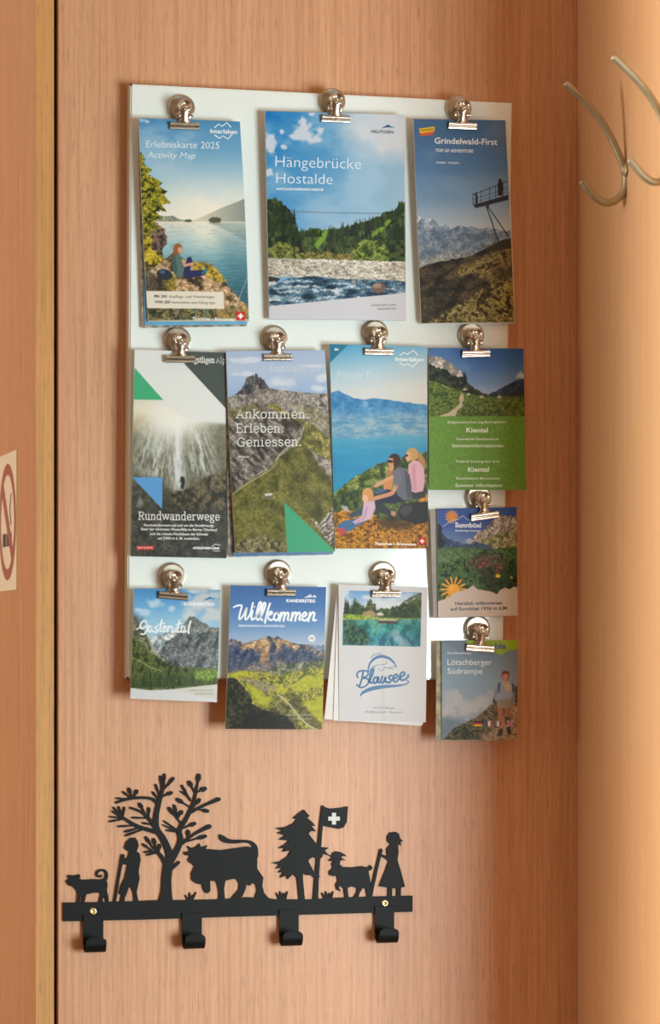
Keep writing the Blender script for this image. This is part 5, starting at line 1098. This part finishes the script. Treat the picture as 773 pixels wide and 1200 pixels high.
sil('fir_silhouette', [Z5([(290, 198), (312, 222), (303, 230), (322, 246), (336, 262), (320, 262), (338, 284), (318, 282), (308, 292), (334, 326), (360, 346), (388, 348), (372, 358), (388, 378), (366, 372), (360, 388), (345, 394), (326, 384), (312, 392), (308, 402), (328, 440), (356, 463), (330, 466), (320, 456), (300, 456), (286, 448), (286, 470), (294, 556), (272, 556), (263, 465), (246, 452), (226, 472), (222, 458), (196, 466), (210, 444), (188, 446), (208, 428), (180, 430), (194, 416), (163, 407), (196, 402), (226, 382), (240, 358), (206, 364), (216, 350), (190, 350), (216, 334), (240, 312), (228, 320), (192, 316), (216, 300), (184, 290), (206, 282), (178, 271), (218, 266), (250, 252), (262, 236), (247, 232), (270, 212)])])
fl = sil('flag_silhouette', [ribbon(T5([(336, 556, 20), (340, 480, 16), (347, 390, 14), (357, 270, 13), (365, 186, 10)]), 0), Z5([(361, 183), (392, 194), (430, 191), (463, 185), (459, 246), (446, 268), (424, 274), (396, 268), (366, 262)])])
sil('flag_cross', [Z5([(399, 210), (415, 210), (415, 225), (430, 225), (430, 241), (415, 241), (415, 256), (399, 256), (399, 241), (385, 241), (385, 225), (399, 225)])], mat('cross_white', (.62, .68, .66), .5, var=.02), fl, YF-.0003-LAY[0], -.001)
sil('goat_silhouette', [Z5([(386, 374), (402, 378), (404, 368), (416, 362), (432, 364), (448, 372), (460, 382), (444, 380), (436, 386), (456, 398), (438, 396), (432, 404), (432, 414), (444, 424), (480, 425), (520, 420), (540, 426), (552, 416), (561, 426), (556, 434), (544, 440), (550, 470), (554, 500), (556, 546), (540, 546), (534, 508), (520, 508), (508, 530), (504, 546), (484, 546), (498, 524), (500, 508), (480, 500), (462, 506), (466, 546), (452, 546), (448, 508), (430, 496), (428, 506), (436, 520), (420, 514), (415, 492), (424, 480), (420, 458), (404, 460), (392, 456), (389, 442), (404, 428), (400, 412), (410, 396), (396, 402), (388, 396), (402, 388)])])
sil('woman_silhouette', [Z5([(619, 302), (630, 288), (650, 285), (664, 292), (668, 310), (681, 322), (670, 325), (673, 340), (661, 334), (663, 366), (658, 395), (672, 440), (688, 502), (672, 505), (672, 546), (656, 546), (655, 508), (638, 508), (636, 546), (620, 546), (622, 505), (586, 500), (606, 450), (624, 402), (614, 392), (590, 382), (584, 372), (600, 374), (618, 382), (616, 352), (632, 334), (622, 328), (618, 312)]), ribbon(T5([(594, 358, 13), (586, 390, 11), (572, 450, 11), (552, 546, 11)]))])
sil('grass_silhouette', [ribbon(T4([(a, 584, 9), (b, c, 4)]), 0) for a, b, c in ((568, 554, 560), (572, 572, 550), (578, 598, 548), (576, 584, 560))])
for gx in (205, 385): sil('grass_silhouette', [ribbon(T5([(gx-8+k*6, 554, 10), (gx-22+k*14, 528-6*(k % 2), 5)]), 0) for k in range(4)])
for px, pb, pt in ((109, 1114.8, 1072), (224.5, 1110.6, 1070), (338.1, 1107.2, 1066), (450, 1103.7, 1062)):
    c = on_y(px, pb, YF); zt = on_y(px, pt, YF).z; z0 = c.z; w = .0102; R = .0100
    path = [(YF, zt)]+[(YF-R+R*math.cos(a), z0+R-R*math.sin(a)) for a in np.linspace(0, math.pi, 15)]+[(YF-2*R, z0+R+.0012)]
    bm = bmesh.new(); rows = []
    n = len(path)
    for i, (y, z) in enumerate(path):
        a = path[max(0, i-1)]; b = path[min(n-1, i+1)]; dy, dz = b[0]-a[0], b[1]-a[1]; l = math.hypot(dy, dz); ny, nz = -dz/l, dy/l
        rows.append((y, z, ny, nz, w))
    # rounded tongue at the free end
    for k in range(1, 8):
        t = k/7; rows.append((YF-2*R-.0004*t, z0+R+.0012+.0052*math.sin(t*math.pi/2), -1, 0, max(.0008, w*math.cos(t*math.pi/2*.96))))
    th = .0018; Q = []
    for y, z, ny, nz, ww in rows:
        Q.append([bm.verts.new((c.x-ww, y, z)), bm.verts.new((c.x+ww, y, z)), bm.verts.new((c.x+ww, y-ny*th, z-nz*th)), bm.verts.new((c.x-ww, y-ny*th, z-nz*th))])
    for A, B_ in zip(Q[:-1], Q[1:]):
        for k in range(4): bm.faces.new((A[k], A[(k+1) % 4], B_[(k+1) % 4], B_[k]))
    bm.faces.new(Q[0]); bm.faces.new(Q[-1][::-1]); frombm('hook', bm, BLACK, rack)
for px, py in ((109.2, 1068.2), (450.8, 1058.7)):
    p = on_y(px, py, YF); bm = bmesh.new(); M = Matrix.Translation((p.x, YF, p.z)) @ Matrix.Rotation(math.pi/2, 4, 'X')
    lathe(bm, [(0, 0), (.0041, 0), (.0038, .0008), (.0026, .0013), (.0016, .0013), (.0013, .0004), (0, .0004)], M, 24); o = frombm('screw', bm, BRASS, rack, True)
    bm = bmesh.new(); lathe(bm, [(0, 0), (.0013, 0), (.0013, .0002), (0, .0002)], M @ Matrix.Translation((0, 0, .0005)), 6); frombm('screw_socket', bm, GAP_SHADE, o) if False else bm.free()

# ------------------------------------------------------------------ wire coat hooks on the right wall
ya = on_x(733, 197, XR).y
up_ = [(662, 97, .0034), (672, 106, .0035), (690, 124, .0036), (705, 143, .0036), (718, 166, .0036), (727, 187, .0035), (731, 197, .0034)]
lo_ = [(730.5, 196, .0034), (733, 204, .0036), (732.5, 216, .0036), (728, 228, .0037), (719, 236, .0037), (708, 237.5, .0037), (697, 231, .0036), (688, 221, .0035), (681, 212, .0034)]
def hook_obj(y, label):
    r = empty('coat_hook', (XR, y, on_y(733, 200, ya).z), label, 'coat hook', 'coat hooks on the right wall')
    off = Vector((0, y-ya, 0))
    for nm, L in (('upper_prong', up_), ('lower_prong', lo_)):
        C = catmull(L, 5); bm = bmesh.new(); tube(bm, [on_y(a, b, ya)+off for a, b, c in C], [c for a, b, c in C], 12); frombm(nm, bm, BRUSHED, r, True)
    z = on_y(733, 200, ya).z; bm = bmesh.new()
    x0 = on_y(732, 200, ya).x
    lathe(bm, [(0, 0), (.0075, 0), (.0075, .002), (.005, .003), (.0034, .0032), (.0034, XR-x0+.001), (0, XR-x0+.001)], Matrix.Translation((XR-.0002, y, z)) @ Matrix.Rotation(-math.pi/2, 4, 'Y'), 20); frombm('mount', bm, BRUSHED, r, True)
hook_obj(ya, 'bent steel double coat hook on right wall, further back one nearer the board')
hook_obj(-.283, 'bent steel double coat hook nearer the camera, cut by right edge of picture')

# ------------------------------------------------------------------ no smoking sign on the cabinet side
def yz(px, py): p = on_x(px, py, XL0); return p.y, p.z
y0, zt = yz(20, 527); _, zb = yz(20, 691); S_ = (zt-zb); y1 = y0+S_*.92; cy, cz = (y0+y1)/2-.002, (zt+zb)/2
sg = empty('no_smoking_sign', (XL0, cy, zb), 'cream square no smoking sticker on the left cabinet side', 'sign')
def flat(name, polys, x, m, parent=sg):
    bm = bmesh.new()
    for P in polys:
        a = [bm.verts.new((x, p[0], p[1])) for p in P]; b = [bm.verts.new((XL0-.00002, p[0], p[1])) for p in P]; n = len(P)
        bm.faces.new(a); bm.faces.new(b[::-1])
        for i in range(n): bm.faces.new((a[(i+1) % n], a[i], b[i], b[(i+1) % n]))
    return frombm(name, bm, m, parent)
flat('backing', [[(y0, zb), (y1, zb), (y1, zt), (y0, zt)]], XL0-.0006, mat('sign_cream', (.70, .56, .40), .5, var=.03))
R1, R2 = S_*.425, S_*.345
seg = [[(cy+R2*math.cos(a), cz+R2*math.sin(a)), (cy+R1*math.cos(a), cz+R1*math.sin(a)), (cy+R1*math.cos(b), cz+R1*math.sin(b)), (cy+R2*math.cos(b), cz+R2*math.sin(b))] for a, b in [(2*math.pi*k/40, 2*math.pi*(k+1)/40) for k in range(40)]]
h = .0055
RED = mat('sign_red', (.33, .085, .055), .5, var=.03); DK = mat('sign_black', (.05, .035, .03), .5)
flat('cigarette', [[(cy-.030, cz-.026), (cy+.006, cz-.026), (cy+.006, cz-.012), (cy-.030, cz-.012)], [(cy+.010, cz-.026), (cy+.036, cz-.026), (cy+.036, cz-.012), (cy+.010, cz-.012)], [(cy-.030, cz-.004), (cy-.020, cz+.012), (cy-.030, cz+.030), (cy-.025, cz+.030), (cy-.014, cz+.012), (cy-.024, cz-.004)]], XL0-.0008, DK)
d = R2*.7072
flat('prohibition_ring', seg+[[(cy+d-h, cz+d+h), (cy+d+h, cz+d-h), (cy-d+h, cz-d-h), (cy-d-h, cz-d+h)]], XL0-.0010, RED)
